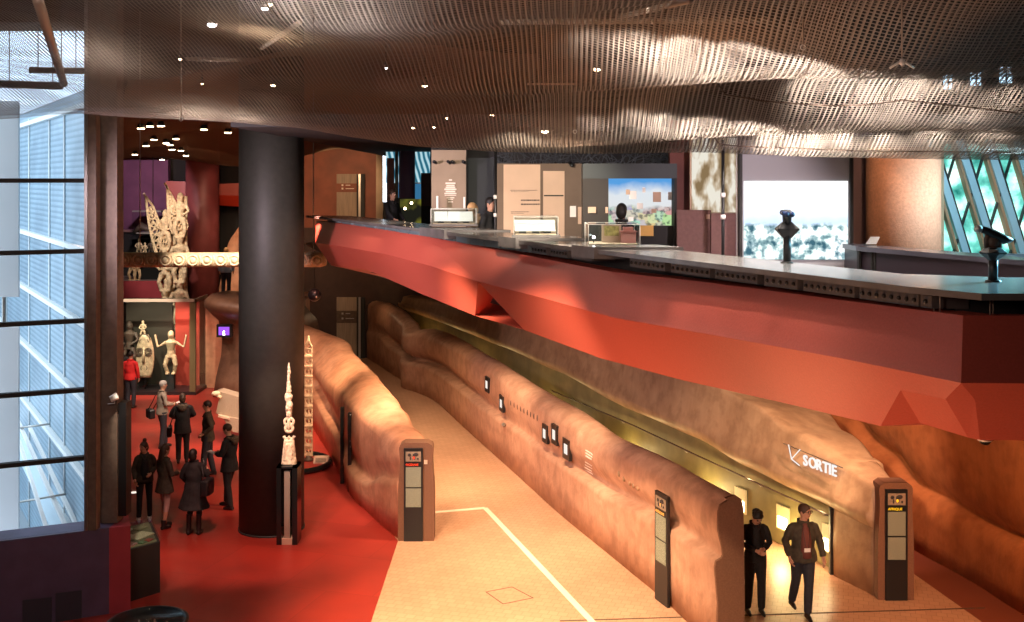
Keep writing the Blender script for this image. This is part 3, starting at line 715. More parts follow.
# walls right of screen
struct('wall_right_middle', pbox(846, 130, 872, 265, 18.2, .2, ZF), mat('mauve_plaster', (.24, .15, .16), .7))
# lattice window
def foliage(nt, v):
    a = ramp(nt, tnoise(nt, v, 2.2, 7), [(.32, (.0, .12, .10)), (.45, (.12, .50, .42)), (.52, (.40, .85, .75)), (.60, (.75, .95, .85)), (.72, (.25, .55, .75))])
    return a
Yw = 18.6
t = bpy.data.objects.new('window_1', None); C.objects.link(t); t.location = base(985, Yw); tag(t, kind='structure')
part(t, 'printed_pane', pbox(936, 144, 1100, 256, Yw+.15, .03), picture('foliage_print', foliage, 1.7))
part(t, 'window_jamb', pbox(936, 120, 944, 256, Yw-.1, .25), mat('ochre_jamb', (.45, .3, .17), .6))
part(t, 'window_sill', pbox(936, 254, 1100, 262, Yw-.15, .3), mat('blue_sill', (.18, .22, .26), .4))
M['lattw'] = mat('pale_lattice_board', (.34, .48, .54), .5); M['lattb'] = mat('brown_lattice_edge', (.35, .18, .09), .6)
def bar(mbx, x0, y0, x1, y1, w, Y, dep):
    a, b = P(x0, y0, Y), P(x1, y1, Y); dx = (b-a).normalized(); nn = Vector((-dx.z, 0, dx.x))*w/2
    mbx.slab([a-nn, a+nn, b+nn, b-nn], (0, dep, 0))
mbw, mbb, mbk = MB(), MB(), MB()
for k in range(-1, 6):
    x = 963+k*28.5
    if k >= 0 or True:
        bar(mbw, x-3.5, 140, x+26+ (8), 258, .12, Yw-.02, .12); bar(mbb, x-9, 140, x+25.5, 258, .045, Yw-.05, .15)
        bar(mbk, x+2, 140, x+38, 258, .022, Yw-.03, .1); bar(mbk, x+26, 140, x-10, 258, .022, Yw+.0, .08)
for nm, q_, mm in (('lattice_board', mbw, M['lattw']), ('lattice_edge', mbb, M['lattb']), ('lattice_bar', mbk, M['matblack'])):
    o = part(t, nm, q_, mm)
struct('wall_right_far', pbox(1088, 100, 1320, 262, Yw-.1, .3, ZF), M['darkwall'])
struct('wall_above_window', MB().box((P(846, 0, Yw).x, Yw+.3, 8.3), (13.6, Yw+.5, 11)), M['void'])
# exhibition boards between
Yb = 17.4
t = thing('display_board', 'taupe exhibition board with two tall beige posters behind the glass cases', 'display board', base(540, Yb))
part(t, 'board', pbox(497, 163.5, 583, 250, Yb, .12, ZF), M['greybrown'])
po = part(t, 'poster', pbox(503.5, 164.5, 540.3, 250, Yb-.03, .03, ZF+.3), M['beige'])
po2 = part(t, 'poster', pbox(543.2, 171, 564.5, 250, Yb-.03, .03, ZF+.2), M['beige'])
mb = MB()
for y, x0, x1, h in ((190, 510.5, 537, .5), (191.5, 511, 529, .3), (199.5, 521, 539.8, 1.4), (203.5, 521, 540, 1.4), (211.5, 511, 529, .5), (213, 511, 524, .4)):
    x = x0
    while x < x1:
        w = random.uniform(.8, 2.4); mb_x1 = min(x+w, x1); a, b = P(x, y, Yb-.035), P(mb_x1, y+h, Yb-.035); mb.box((a.x, Yb-.037, b.z), (b.x, Yb-.03, a.z)); x += w+.5
part(t, 'print_lines', mb, M['ink'], parent=po).location = (0, 0, 0)
part(t, 'shadow_gap', pbox(544, 195, 563.5, 196.3, Yb-.04, .01), M['matblack'], parent=po2).location = (0, 0, 0)
part(t, 'photo_card', pbox(570, 206, 576, 217, Yb-.02, .02), M['paper']); part(t, 'text_strip', pbox(578, 207, 581.5, 224, Yb-.02, .02), M['beige'])
part(t, 'clip_lamp', MB().tube([P(570, 163, Yb-.05), P(572, 165.5, Yb-.2)], .03, 8), M['black'])
# sand coloured emblem board
Yp = 20.2
t = thing('emblem_board', 'sand coloured board with a pale stacked emblem of text, left of the dark panel', 'display board', base(449, Yp))
part(t, 'board', pbox(431.5, 150, 466, 250, Yp, .12, ZF), M['taupe2'])
mb = MB()
for y, w, h in ((180, 3, 1.4), (183.3, 10, 1.6), (185.5, 8, 1.2), (187.3, 9.5, 1.4), (189.3, 12, 1.6), (191.5, 9.5, 1.4), (193.4, 12, 1.2), (195.2, 11.5, .8), (197.7, 7.6, 1.0), (199.3, 5, .8), (201.8, 5, 1.2)):
    a, b = P(450.5-w/2, y-h/2, Yp), P(450.5+w/2, y+h/2, Yp); mb.box((a.x, Yp-.02, b.z), (b.x, Yp, a.z))
part(t, 'emblem', mb, M['creamtext'])
for x, y0, y1 in ((437, 196, 208), (464, 197, 208.5)):
    part(t, 'side_lamp', pbox(x-.8, y0, x+1.2, y1, Yp-.25, .06), M['white'])
mb = MB()
for x in (434, 448, 452, 463): mb.tube([P(x, 161.5, Yp-.15), P(x+2, 163, Yp-.05)], .03, 8)
part(t, 'clip_lamps', mb, M['black'])
t = thing('dark_partition', 'plain near-black partition between the emblem board and the poster board', 'partition', base(484, 20.4))
part(t, 'panel', pbox(467, 158, 500, 250, 20.4, .12, ZF), mat('blue_black_board', (.018, .022, .024), .7)); part(t, 'edge_post', pbox(465.5, 150, 467.5, 250, 20.3, .1, ZF), M['matblack'])
def pole(x, Y, y0, lab, rings):
    t = thing('thin_pole', lab, 'pole', base(x, Y)); zt_ = ZY(y0, Y)-ZF
    part(t, 'shaft', MB().tube([(0, 0, 0), (0, 0, zt_)], .022, 10), M['black'], world=False)
    mb = MB()
    for yy in rings: z = ZY(yy, Y)-ZF; mb.tube([(0, 0, z-.03), (0, 0, z+.03)], .034, 12)
    part(t, 'white_rings', mb, M['white'], world=False)
pole(495.6, 17.6, 142, 'thin black pole with two white rings beside the beige poster', (197, 215))
pole(723, 14.6, 140, 'thin black pole with two white rings in front of the brown mural', (195, 217))
# picture booth
Yk = 15.9
t = thing('picture_booth', 'black booth framing a lit blue city skyline picture, behind a glass case', 'display booth', base(628, Yk))
def skyline(nt, v):
    s = sepxyz(nt, v); zz = math_n(nt, 'ADD', s[2], math_n(nt, 'MULTIPLY', tnoise(nt, v, 3, 3), .25))
    sky = ramp(nt, zz, [(.0, (.85, .80, .70)), (.85, (.75, .80, .85)), (1.0, (.10, .35, .75))])
    vo = nt.nodes.new('ShaderNodeTexVoronoi'); vo.inputs['Scale'].default_value = 7; vo.distance = 'CHEBYCHEV'; nt.links.new(v, vo.inputs['Vector'])
    cc = mixc(nt, .55, vo.outputs['Color'], (.75, .65, .5)); sp = ramp(nt, tnoise(nt, v, 16, 12), [(.40, (.02, .06, .07)), (.52, (.9, .95, .8))])
    city = mixc(nt, .7, cc, sp, 'MULTIPLY')
    mk = ramp(nt, zz, [(.58, (1, 1, 1)), (.66, (0, 0, 0))]); bw = nt.nodes.new('ShaderNodeRGBToBW'); nt.links.new(mk, bw.inputs[0])
    return mixc(nt, bw.outputs[0], sky, city)
ob = part(t, 'lit_picture', pbox(608, 178.5, 675, 242, Yk+.3, .03), picture('skyline_picture', skyline, 1.0))
zb = ZY(242, Yk+.3)
for v in ob.data.vertices: v.co.z -= (zb-ZF)
ob.location.z = zb-ZF
part(t, 'left_wall', pbox(583, 164, 608.5, 250, Yk, .35, ZF), mat('dark_booth_board', (.03, .025, .022), .7)); part(t, 'right_wall', pbox(674.5, 164, 677, 252, Yk, .35, ZF), M['matblack'])
part(t, 'lintel', pbox(583, 163.5, 677, 178.5, Yk-.02, .35), mat('booth_lintel', (.035, .045, .05), .6)); part(t, 'lower_panel', pbox(636, 226, 675, 252, Yk+.1, .2, ZF), M['matblack'])
part(t, 'orange_card', pbox(640, 225.5, 653.5, 236, Yk+.05, .04), mat('orange_card', (.65, .36, .1), .7, emit=.2)); part(t, 'label_card', pbox(588, 207, 596, 213, Yk-.04, .02), M['beige']); part(t, 'label_card', pbox(605.5, 207, 608, 213, Yk-.04, .02), M['beige'])
for k, (x, y, w_, h_) in enumerate(((628, 192, 4, 5), (633, 195, 7, 8), (644, 190, 3, 5), (657, 197, 8, 10), (671, 196, 6, 8), (640, 206, 6, 6), (654, 211, 5, 4), (631, 219, 5, 4), (667, 209, 5, 4))):
    part(t, 'pinned_card', pbox(x-w_/2, y-h_/2, x+w_/2, y+h_/2, Yk+.27, .012), M['paper'] if k % 3 else M['beige'])
# mural and mauve boards
t = thing('photo_mural', 'backlit sepia photo mural above the mauve boards, left of the bright screen', 'mural', base(713, 16.0))
def sepia(nt, v): return ramp(nt, tnoise(nt, v, 4.5, 3, (1, 1, .45)), [(.43, (.30, .20, .10)), (.5, (.66, .52, .36)), (.56, (1, .95, .82))])
part(t, 'picture', pbox(692, 138, 736.5, 212.5, 16.0, .03), picture('sepia_photo', sepia, .85)); part(t, 'backing', pbox(690, 138, 738, 215, 16.04, .05), M['beige'])
t = thing('mauve_board', 'plain mauve board below the sepia mural, nearer the booth', 'display board', base(692, 15.6)); part(t, 'panel', pbox(677, 210, 711, 260, 15.6, .06, ZF), M['mauve']); part(t, 'label_card', pbox(706.5, 214.5, 710, 219, 15.58, .02), M['beige'])
t = thing('mauve_board', 'mauve board behind the thin pole, touching the bright screen', 'display board', base(723, 15.5)); part(t, 'panel', pbox(711.2, 213.5, 737, 262, 15.5, .06, ZF), M['mauve']); part(t, 'top_strip', pbox(711.2, 212.5, 737, 213.5, 15.48, .1), M['taupe2'])
struct('wall_right_near', pbox(670, 120, 692, 255, 16.4, .15, ZF), M['maroon'])
t = thing('slim_panel', 'narrow pale upright panel at the left edge of the bright screen', 'panel', base(738, 15.4)); part(t, 'sheet', pbox(736.5, 140, 739.5, 262, 15.4, .04, ZF), M['white'])
# dark brushwood backdrop above boards
mb = MB(); random.seed(4)
for k in range(160):
    x = random.uniform(500, 672); y = random.uniform(150, 166); p = P(x, y, 17.7+random.random()*.3); a = random.uniform(0, PI)
    dv = Vector((math.cos(a), 0, math.sin(a)))*random.uniform(.08, .25); mb.tube([p-dv, p+Vector((0, .02, .03)), p+dv], .006, 4)
tag(mb.build('brushwood_screen', mat('grey_twigs', (.05, .055, .07), .6)), 'tangle of dark twigs along the top of the exhibition boards', 'brushwood', kind='stuff')
struct('wall_mezzanine_back', pbox(431, 120, 760, 250, 20.6, .2, ZF), M['void'])
# background windows at left of mezzanine
t = thing('window_bay', 'bright blue striped glazing seen past the brown wall, behind the person at the railing', 'window', base(408, 33))
def bluestripe(nt, v):
    w = nt.nodes.new('ShaderNodeTexWave'); w.inputs['Scale'].default_value = 2.2; w.inputs['Distortion'].default_value = 1.5; w.bands_direction = 'X'
    mp = nt.nodes.new('ShaderNodeMapping'); mp.inputs['Rotation'].default_value = (0, R(15), 0); nt.links.new(v, mp.inputs[0]); nt.links.new(mp.outputs[0], w.inputs[0])
    return ramp(nt, w.outputs['Fac'], [(.2, (.03, .16, .24)), (.5, (.15, .48, .62)), (.8, (.6, .85, .92))])
part(t, 'striped_pane', pbox(386, 147, 430, 183, 33.2, .05), picture('blue_striped_glass', bluestripe, .8))
part(t, 'lower_pane', pbox(398, 183, 431, 206, 33.1, .05), emis('blue_lower_glass', (.05, .22, .42), .7))
part(t, 'round_post', MB().tube([P(407, 220, 32.5), P(407, 147, 32.5)], .24, 16), mat('violet_post', (.22, .14, .25), .5))
part(t, 'brown_screen', pbox(387, 158, 394, 222, 32, .1, ZF), M['farwall']); part(t, 'sand_jamb', pbox(395, 140, 398, 222, 32.2, .1, ZF), M['taupe2'])
part(t, 'dark_panel', pbox(421, 173, 431, 206, 32, .1), M['darkwall']); part(t, 'rail', pbox(398, 182.5, 431, 183.6, 32.8, .08), M['steel'])
part(t, 'white_lamp', pbox(406, 147, 412, 150, 31.8, .1), M['lampw'])
t = thing('light_strip', 'tall thin white light strip at the edge of the brown wall', 'lamp', base(384, 41)); part(t, 'tube', pbox(382.8, 147, 386.5, 202, 41, .05), emis('white_strip', (.8, .9, 1), 3)); part(t, 'housing', pbox(376, 140, 383, 222, 41, .2, ZF), M['taupe2'])
t = thing('video_monitor', 'low dark panel with yellow-green glowing spots beside the person at the railing', 'screen', base(408, 27))
def yg(nt, v): return ramp(nt, tnoise(nt, v, 1.4, 3), [(.45, (.015, .015, .01)), (.62, (.28, .27, .03)), (.75, (.6, .55, .15))])
part(t, 'display', pbox(400, 199, 421, 232, 27, .05, ZF), picture('yellow_green_video', yg, .9)); part(t, 'edge', pbox(396, 198, 400, 232, 27, .1, ZF), M['matblack'])
part(t, 'spots', MB().ell(P(411.5, 203, 26.95), (.03, .02, .03)).ell(P(405, 208.5, 26.95), (.03, .02, .03)), M['lamp'])
# glass cases on the counter
def glass_case(x0, x1, ytop, ybot, Y, dep, label, items):
    a, b = P(x0, ytop, Y), P(x1, ybot, Y); zb = max(b.z, zt+.001)
    t = thing('glass_case', label, 'display case', ((a.x+b.x)/2, Y+dep/2, zb), 0, 'glass cases on the counter')
    w, h = b.x-a.x, a.z-zb
    part(t, 'case_base', MB().box((-w/2-.03, -dep/2-.03, 0), (w/2+.03, dep/2+.03, .03)), M['worktop'], world=False)
    part(t, 'inner_tray', MB().box((-w/2+.02, -dep/2+.02, .03), (w/2-.02, dep/2-.02, .04)), M['beige'], world=False)
    mb = MB()
    mb.box((-w/2, -dep/2, .03), (w/2, -dep/2+.006, h)).box((-w/2, dep/2-.006, .03), (w/2, dep/2, h)).box((-w/2, -dep/2+.006, .03), (-w/2+.006, dep/2-.006, h)).box((w/2-.006, -dep/2+.006, .03), (w/2, dep/2-.006, h)).box((-w/2, -dep/2, h), (w/2, dep/2, h+.006))
    part(t, 'glass_hood', mb, M['glass'], world=False)
    mb = MB()
    for sx in (-1, 1):
        for sy in (-1, 1): mb.tube([(sx*w/2, sy*dep/2, .03), (sx*w/2, sy*dep/2, h)], .005, 6)
        mb.tube([(sx*w/2, -dep/2, h), (sx*w/2, dep/2, h)], .004, 6); mb.tube([(-w/2, sx*dep/2, h), (w/2, sx*dep/2, h)], .004, 6)
    part(t, 'glass_edges', mb, M['white'], world=False)
    items(t, w, h, dep); return t
def it_model(t, w, h, dep):
    o = thing('pink_model_house', 'small pink model house inside the nearest glass case', 'model', t.location+Vector((w*.32, 0, .041)))
    part(o, 'walls', MB().box((-.09, -.07, 0), (.09, .07, .13)), mat('pink_card', (.6, .25, .22), .6), world=False)
    part(o, 'roof', MB().prism([(-.1, -.08), (.1, -.08), (.1, .08), (-.1, .08)], .13, .145).prism([(-.06, -.05), (.06, -.05), (.06, .05), (-.06, .05)], .145, .19), mat('pink_roof', (.5, .18, .15), .6), world=False)
    o = thing('framed_picture', 'framed yellowish picture standing inside the nearest glass case', 'picture', t.location+Vector((0, .05, .041)))
    part(o, 'frame', MB().box((-.12, 0, 0), (.12, .02, .22)), M['beige'], world=False); part(o, 'image', MB().box((-.09, -.004, .08), (.09, 0, .2)), mat('ochre_print', (.5, .42, .15), .6, var=.5, vscale=20), world=False)
    o = thing('small_lamp', 'tiny bright lamp inside the nearest glass case, left side', 'lamp', t.location+Vector((-w*.36, 0, .041))); part(o, 'stem', MB().tube([(0, 0, 0), (0, 0, .05)], .008, 6), M['black'], world=False); part(o, 'bulb', MB().ell((0, 0, .065), (.018, .018, .018)), M['lampw'], world=False)
def it_sheets(lab):
    def f(t, w, h, dep):
        for k, (x, hh, rr) in enumerate(((-w*.3, .22, .1), (0, .26, -.1), (w*.27, .2, .12))):
            o = thing('white_sheet', ['left', 'middle', 'right'][k]+' white document on a stand '+lab, 'document', t.location+Vector((x, 0, .041)), rr)
            part(o, 'sheet', MB().slab([(-.11, -.03, .03), (.11, -.03, .03), (.11, .05, min(hh, h-.09)), (-.11, .05, min(hh, h-.09))], (0, .008, 0)), M['paper'], world=False)
            part(o, 'stand', MB().box((-.05, .0, 0), (.05, .04, .05)), M['matblack'], world=False)
    return f
glass_case(588.5, 640, 224.5, 248, 13.2, .62, 'nearest glass case, holding a pink model and a lamp', it_model)
glass_case(514, 558, 217, 237, 15.1, .45, 'middle glass case full of white sheets in front of the beige posters', it_sheets('in the middle glass case'))
glass_case(431, 476, 209, 226, 18.1, .45, 'furthest glass case, below the sand emblem board', it_sheets('in the furthest glass case'))

# ------------------------------------------------------------ dark round column + other posts
t = thing('round_column', 'massive dark charcoal round column rising from the red floor', 'column', (-4.84, 22.15, 0))
part(t, 'shaft', MB().lathe([(.645, .0), (.645, 11)], n=64), M['column'], world=False)
part(t, 'base_ring', MB().lathe([(.66, 0), (.66, .03), (.65, .035)], n=64), M['matblack'], world=False)
t = thing('round_column', 'smooth red round column behind the carved poles', 'column', ((202.5-CX)*40.5/F, 40.5, 0))
part(t, 'shaft', MB().lathe([(.60, .0), (.60, 11)], n=48), M['redcol'], world=False); part(t, 'base_ring', MB().lathe([(.6, 0), (.6, .08), (.55, .1)], n=48), M['darkwall'], world=False)
t = thing('square_post', 'tall brown square post beside the window wall, rising from the purple parapet', 'post', ((107-CX)*18/F, 18, 0))
a = P(97.5, 0, 17.95); b = P(117, 0, 17.95)
part(t, 'shaft', MB().box((a.x, 17.95, 1.4), (b.x, 18.25, 11)), M['brownpost'])
part(t, 'black_side_panel', MB().box((b.x+.0, 18.0, 1.5), (b.x+.13, 18.25, ZY(403, 18))), M['black'])
part(t, 'conduit', MB().tube([(a.x-.06, 17.9, 1.45), (a.x-.06, 17.9, 9)], .02, 8), M['black'])
t = thing('spotlight', 'small white spotlight clamped to the brown post above the railing', 'spotlight', P(115, 400, 17.9))
part(t, 'head', MB().tube([(-.04, -.1, .03), (.06, -.05, .08)], [.05, .06], 12), M['white'], world=False); part(t, 'arm', MB().tube([(-.1, -.05, -.06), (.0, -.03, -.05), (.0, 0, .04)], .012, 6), M['steel'], world=False)
# purple parapet below the window wall
t = thing('low_parapet', 'low dark purple parapet with a wine-red end under the big window', 'parapet', (-7.2, 17.6, 0))
A0 = P(0, 541, 17.1); A1 = P(109, 529.5, 17.75); A2 = P(130.5, 527.5, 17.87); A0 = A1+(A0-A1)*1.6; zp = 1.385
part(t, 'purple_panel', MB().prism([(A0.x, A0.y), (A1.x, A1.y), (A1.x, A1.y+.6), (A0.x, A0.y+.6)], 0, zp), M['purple'])
part(t, 'red_end', MB().prism([(A1.x+.002, A1.y), (A2.x, A2.y), (A2.x-.25, A2.y+.6), (A1.x+.002, A1.y+.6)], 0, zp), M['winered'])
def on_par(x, y): # point on parapet front
    dd = (A1-A0); nrm = Vector((dd.y, -dd.x, 0)).normalized(); return on_plane(A0, nrm, x, y)
mb = MB()
for x0, x1, yt in ((23, 52, 600), (56, 82, 593)):
    p0, p1, p2, p3 = on_par(x0, 640), on_par(x1, 640), on_par(x1, yt-3), on_par(x0, yt); mb.slab([p0, p1, p2, p3], (0, -.02, 0))
part(t, 'access_flap', mb, mat('slate_flap', (.04, .04, .06), .4))
# window wall : frame + glass
wtop = 9.4
t = bpy.data.objects.new('window_2', None); C.objects.link(t); t.location = (-7.4, 17.5, zp); tag(t, kind='structure')
E0 = A0+Vector((0, .06, 0)); E1 = P(86, 0, 17.68); E1.z = zp
dv = (Vector((E1.x, E1.y, 0))-Vector((E0.x, E0.y, 0)))
part(t, 'window_pane', MB().slab([(E0.x, E0.y, zp), (E1.x, E1.y, zp), (E1.x, E1.y, wtop), (E0.x, E0.y, wtop)], (0, .02, 0)), M['tint'])
for i, (yl, yr) in enumerate(((182, 180.6), (254.5, 251), (325, 320.5), (395.5, 389.5), (467, 457.5))):
    z = ZY(yr, 17.68)
    part(t, 'mullion', MB().slab([(E0.x, E0.y-.05, z-.035), (E1.x, E1.y-.05, z-.035), (E1.x, E1.y-.05, z+.035), (E0.x, E0.y-.05, z+.035)], (0, .12, 0)), M['matblack'])
q1 = P(98, 0, 17.7)
part(t, 'window_frame', MB().box((E1.x, 17.6, zp), (E1.x+.05, 17.8, 11)), M['steel']); part(t, 'window_frame', MB().box((E1.x+.05, 17.62, zp), (q1.x, 17.8, 11)), M['brownpost'])
part(t, 'window_head', MB().box((E0.x, E0.y-.05, wtop), (E1.x, E1.y+.05, 11)), M['ceil'])
struct('wall_left_near', MB().box((-10.6, 17.0, -.3), (A0.x+.1, 17.6, 11.5)), M['darkwall'])
# courtyard seen through the window
t = thing('courtyard_facade', 'blue-grey louvred facade outside the big window, crossed by pale ledges', 'facade', (-9.5, 23, 0))
fa = Vector((-7.05, 18.6, 0)); fd = Vector((-.6, 1, 0)); fb = fa+fd*15.5
def facademat():
    m = bpy.data.materials.new('louvred_blue_glass'); m.use_nodes = True; nt = m.node_tree; b = nt.nodes['Principled BSDF']
    tc = nt.nodes.new('ShaderNodeTexCoord'); v = tc.outputs['Object']; s = sepxyz(nt, v)
    w = math_n(nt, 'FRACT', math_n(nt, 'MULTIPLY', s[2], 9)); col = ramp(nt, w, [(.3, (.17, .27, .34)), (.6, (.30, .42, .50))])
    nt.links.new(mixc(nt, .6, col, ramp(nt, tnoise(nt, v, 1.2, 5), [(.35, (.5, .55, .6)), (.7, (1, 1, 1))]), 'MULTIPLY'), b.inputs['Base Color']); b.inputs['Roughness'].default_value = .35
    return m
part(t, 'louvre_wall', MB().slab([fa+Vector((0, 0, -1)), fb+Vector((0, 0, -1)), fb+Vector((0, 0, 8.6)), fa+Vector((0, 0, 8.6))], (.12, .3, 0)), facademat())
fn = Vector((-1, -.6, 0)).normalized()
for z in (8.25, 5.73, 4.44, 3.12, 1.8, .5):
    part(t, 'ledge', MB().slab([fa+Vector((0, 0, z)), fb+Vector((0, 0, z)), fb+Vector((0, 0, z+.09)), fa+Vector((0, 0, z+.09))], fn*.1), M['white'])
mb = MB()
for s_ in (2.6, 4.2, 6.8, 10.5): p = fa+fd*s_+fn*.02; mb.tube([p+Vector((0, 0, -1)), p+Vector((0, 0, 8.4))], .018, 6)
part(t, 'standing_seam', mb, M['white'])
t = thing('glare_sheet', 'tall sheet standing in for overexposed white banner outside at the left edge of the window', 'glare', P(8, 560, 19.5))  # white sheet stands in for an overexposed sky reflection
bn = mat('glare_white', (.95, .97, .97), .6)
part(t, 'upper_sheet', MB().box((P(-40, 0, 19.5).x, 19.5, ZY(297, 19.5)), (P(18.5, 0, 19.5).x, 19.55, 8.4)), bn); part(t, 'lower_sheet', MB().box((P(-40, 0, 19.5).x, 19.5, -1), (P(18.5, 0, 19.5).x, 19.55, ZY(327, 19.5))), bn)
part(t, 'pole', MB().tube([P(4, 560, 19.6), P(4, 118, 19.6)], .04, 8), M['steel'])
struct('floor_courtyard', MB().box((-22, 18.3, -1.2), (-6.6, 34.9, -1)), mat('grey_paving', (.3, .33, .35), .6))
t = thing('outdoor_stair', 'sloping glass and metal stair rails outside, low behind the window', 'stair', G(40, 500, -1))
mb = MB()
for x0, y0, x1, y1, Y0, Y1 in ((17, 420, 80, 560, 22, 19.3), (28, 425, 85, 545, 22.5, 19.6), (18, 440, 55, 560, 21.5, 19)):
    mb.slab([P(x0, y0, Y0), P(x1, y1, Y1), P(x1+4, y1, Y1), P(x0+3, y0, Y0)], (0, 0, -.08))
part(t, 'handrails', mb, M['white'])
part(t, 'glass_side', MB().slab([P(20, 432, 22.2), P(84, 560, 19.5), P(70, 570, 19.5), P(10, 440, 22.2)], (0, .02, 0)), mat('pale_stair_glass', (.5, .62, .68), .2))
part(t, 'cross_bars', MB().tube([P(20, 502, 20.4), P(66, 494, 20.4)], .02, 6).tube([P(18, 428, 21.8), P(50, 424, 21.8)], .02, 6), M['steel'])

# ------------------------------------------------------------ ceiling canopy of metal mesh
def smooth(a, b, x):
    t_ = max(0, min(1, (x-a)/(b-a))); return t_*t_*(3-2*t_)
EDGE = [(-60, 121), (0, 119), (40, 115), (85, 113), (150, 117.5), (240, 123), (300, 128), (350, 137), (420, 147), (500, 152), (600, 154), (700, 152), (800, 156), (900, 157), (1080, 158)]
def edge_y(px):
    for (x0, y0), (x1, y1) in zip(EDGE[:-1], EDGE[1:]):
        if px <= x1: return y0+(y1-y0)*max(0, px-x0)/(x1-x0)
    return EDGE[-1][1]
def Yedge(X): return 16.4-1.6*smooth(-1, 4, X)
def canopy_z(X, Y):
    Ye = Yedge(X); px = CX+F*X/Ye; zm = CZ+(H-edge_y(px))*Ye/F
    if Y <= Ye:
        d_ = Ye-Y; e_s = smooth(-3, 3, X)
        z = zm+.035*d_*d_/(d_+.8)*2+.135*d_*smooth(0, 1.2, d_)*.75
        amp = .16*smooth(.0, 1.0, d_)*(.35+.65*e_s)
        ph = d_-.16*X-.35*math.sin(X*.55)
        z += amp*(math.sin(ph*2*PI/2.6+1.0)-math.sin(1.0)*math.exp(-d_))
        z += .05*math.sin(X*1.1+Y*.7)*smooth(0, 1, d_)
    else:
        d_ = Y-Ye; z = zm+.04*d_+.10*d_*d_/(1+d_)*1.1
    return z
def mesh_mat(name, col, cover=.5, s1=16.0, s2=16.0, trans=.5):
    m = bpy.data.materials.new(name); m.use_nodes = True; nt = m.node_tree; nt.nodes.clear(); L = nt.links
    tc = nt.nodes.new('ShaderNodeTexCoord'); s = sepxyz(nt, tc.outputs['Object'])
    u = math_n(nt, 'ADD', s[0], math_n(nt, 'MULTIPLY', s[1], -.05)); v = math_n(nt, 'ADD', s[1], math_n(nt, 'MULTIPLY', s[0], .10))
    fu = math_n(nt, 'PINGPONG', math_n(nt, 'MULTIPLY', u, s1), .5); fv = math_n(nt, 'PINGPONG', math_n(nt, 'MULTIPLY', v, s2), .5)
    k = 1-math.sqrt(1-cover)
    mu = math_n(nt, 'LESS_THAN', fu, k*.5); mv = math_n(nt, 'LESS_THAN', fv, k*.42)
    mask = math_n(nt, 'MAXIMUM', mu, mv)
    df = nt.nodes.new('ShaderNodeBsdfDiffuse'); df.inputs[0].default_value = (*col, 1)
    tl = nt.nodes.new('ShaderNodeBsdfTranslucent'); tl.inputs[0].default_value = (*col, 1)
    gl = nt.nodes.new('ShaderNodeBsdfGlossy'); gl.inputs[0].default_value = (*col, 1); gl.inputs['Roughness'].default_value = .4
    m1 = nt.nodes.new('ShaderNodeMixShader'); m1.inputs[0].default_value = trans; L.new(df.outputs[0], m1.inputs[1]); L.new(tl.outputs[0], m1.inputs[2])
    m2 = nt.nodes.new('ShaderNodeMixShader'); m2.inputs[0].default_value = .18; L.new(m1.outputs[0], m2.inputs[1]); L.new(gl.outputs[0], m2.inputs[2])
    tr = nt.nodes.new('ShaderNodeBsdfTransparent'); mx = nt.nodes.new('ShaderNodeMixShader')
    L.new(mask, mx.inputs[0]); L.new(tr.outputs[0], mx.inputs[1]); L.new(m2.outputs[0], mx.inputs[2])
    o = nt.nodes.new('ShaderNodeOutputMaterial'); L.new(mx.outputs[0], o.inputs[0]); return m
M['mesh'] = mesh_mat('woven_metal_mesh', (.34, .29, .25), .52, 20., 26.)
M['mesh2'] = mesh_mat('woven_metal_mesh_far', (.30, .20, .14), .9, 24, 30., .4)
def clip1(x, y, j): # stop the sheet short of the window wall
    return (x, 5.0+(17.35+2.2*smooth(-6.4, -5.4, x)-5.0)*j)
def clip2(x, y, j): # keep to the hall side of the slanted partition
    xl = (-6.3-.382*(y-18.3)) if y < 35 else -17; return (max(x, xl), y)
def sheet(zf, x0, x1, y0, y1, nx, ny, clip):
    mb = MB(); rings = []
    for j in range(ny+1):
        r = []
        for i in range(nx+1):
            x, y = clip(x0+(x1-x0)*i/nx, y0+(y1-y0)*j/ny, j/ny); r.append(Vector((x, y, zf(x, y))))
        rings.append(r)
    mb.loft(rings, False, True, False); return mb
t = thing('mesh_canopy', 'huge rippling woven metal mesh canopy hanging under the dark ceiling overhead', 'ceiling mesh', (0, 12, canopy_z(0, 12)))
part(t, 'mesh_sheet', sheet(canopy_z, -9.8, 8.5, 5.0, 19.6, 150, 150, clip1), M['mesh'])
part(t, 'mesh_backing', sheet(lambda X, Y: canopy_z(X, Y)+.05, -9.8, 8.5, 5.0, 19.6, 150, 150, clip1), mesh_mat('woven_metal_mesh_upper_layer', (.20, .175, .155), .40, 19., 25.))
def hit(px, py):
    best = None; ray = Vector(((px-CX)/F, 1, -(py-H)/F)); Y = 5.2
    while Y < 19:
        z = CZ+ray.z*Y
        if z < canopy_z(ray.x*Y, Y) and best is not None: pass
        dz_ = canopy_z(ray.x*Y, Y)-z
        if best is not None and best*dz_ < 0: return Vector((ray.x*Y, Y, z))
        best = dz_; Y += .05
    return None
for k, pts in enumerate(([(690, 84), (725, 92), (760, 97), (792, 100), (837, 102), (902, 97), (962, 105), (1024, 111)], [(660, 137), (720, 143), (797, 146), (862, 148), (930, 150), (1020, 151)])):
    c_ = [hit(*q) for q in pts]; c_ = [q+Vector((0, 0, -.01)) for q in c_ if q]
    if len(c_) > 2:
        fine = []
        for a, b in zip(c_[:-1], c_[1:]):
            for i in range(10): q = a.lerp(b, i/10); q.z = canopy_z(q.x, q.y)-.012; fine.append(q)
        part(t, 'seam_cord', MB().tube(fine, .008, 5), M['darkwood'])
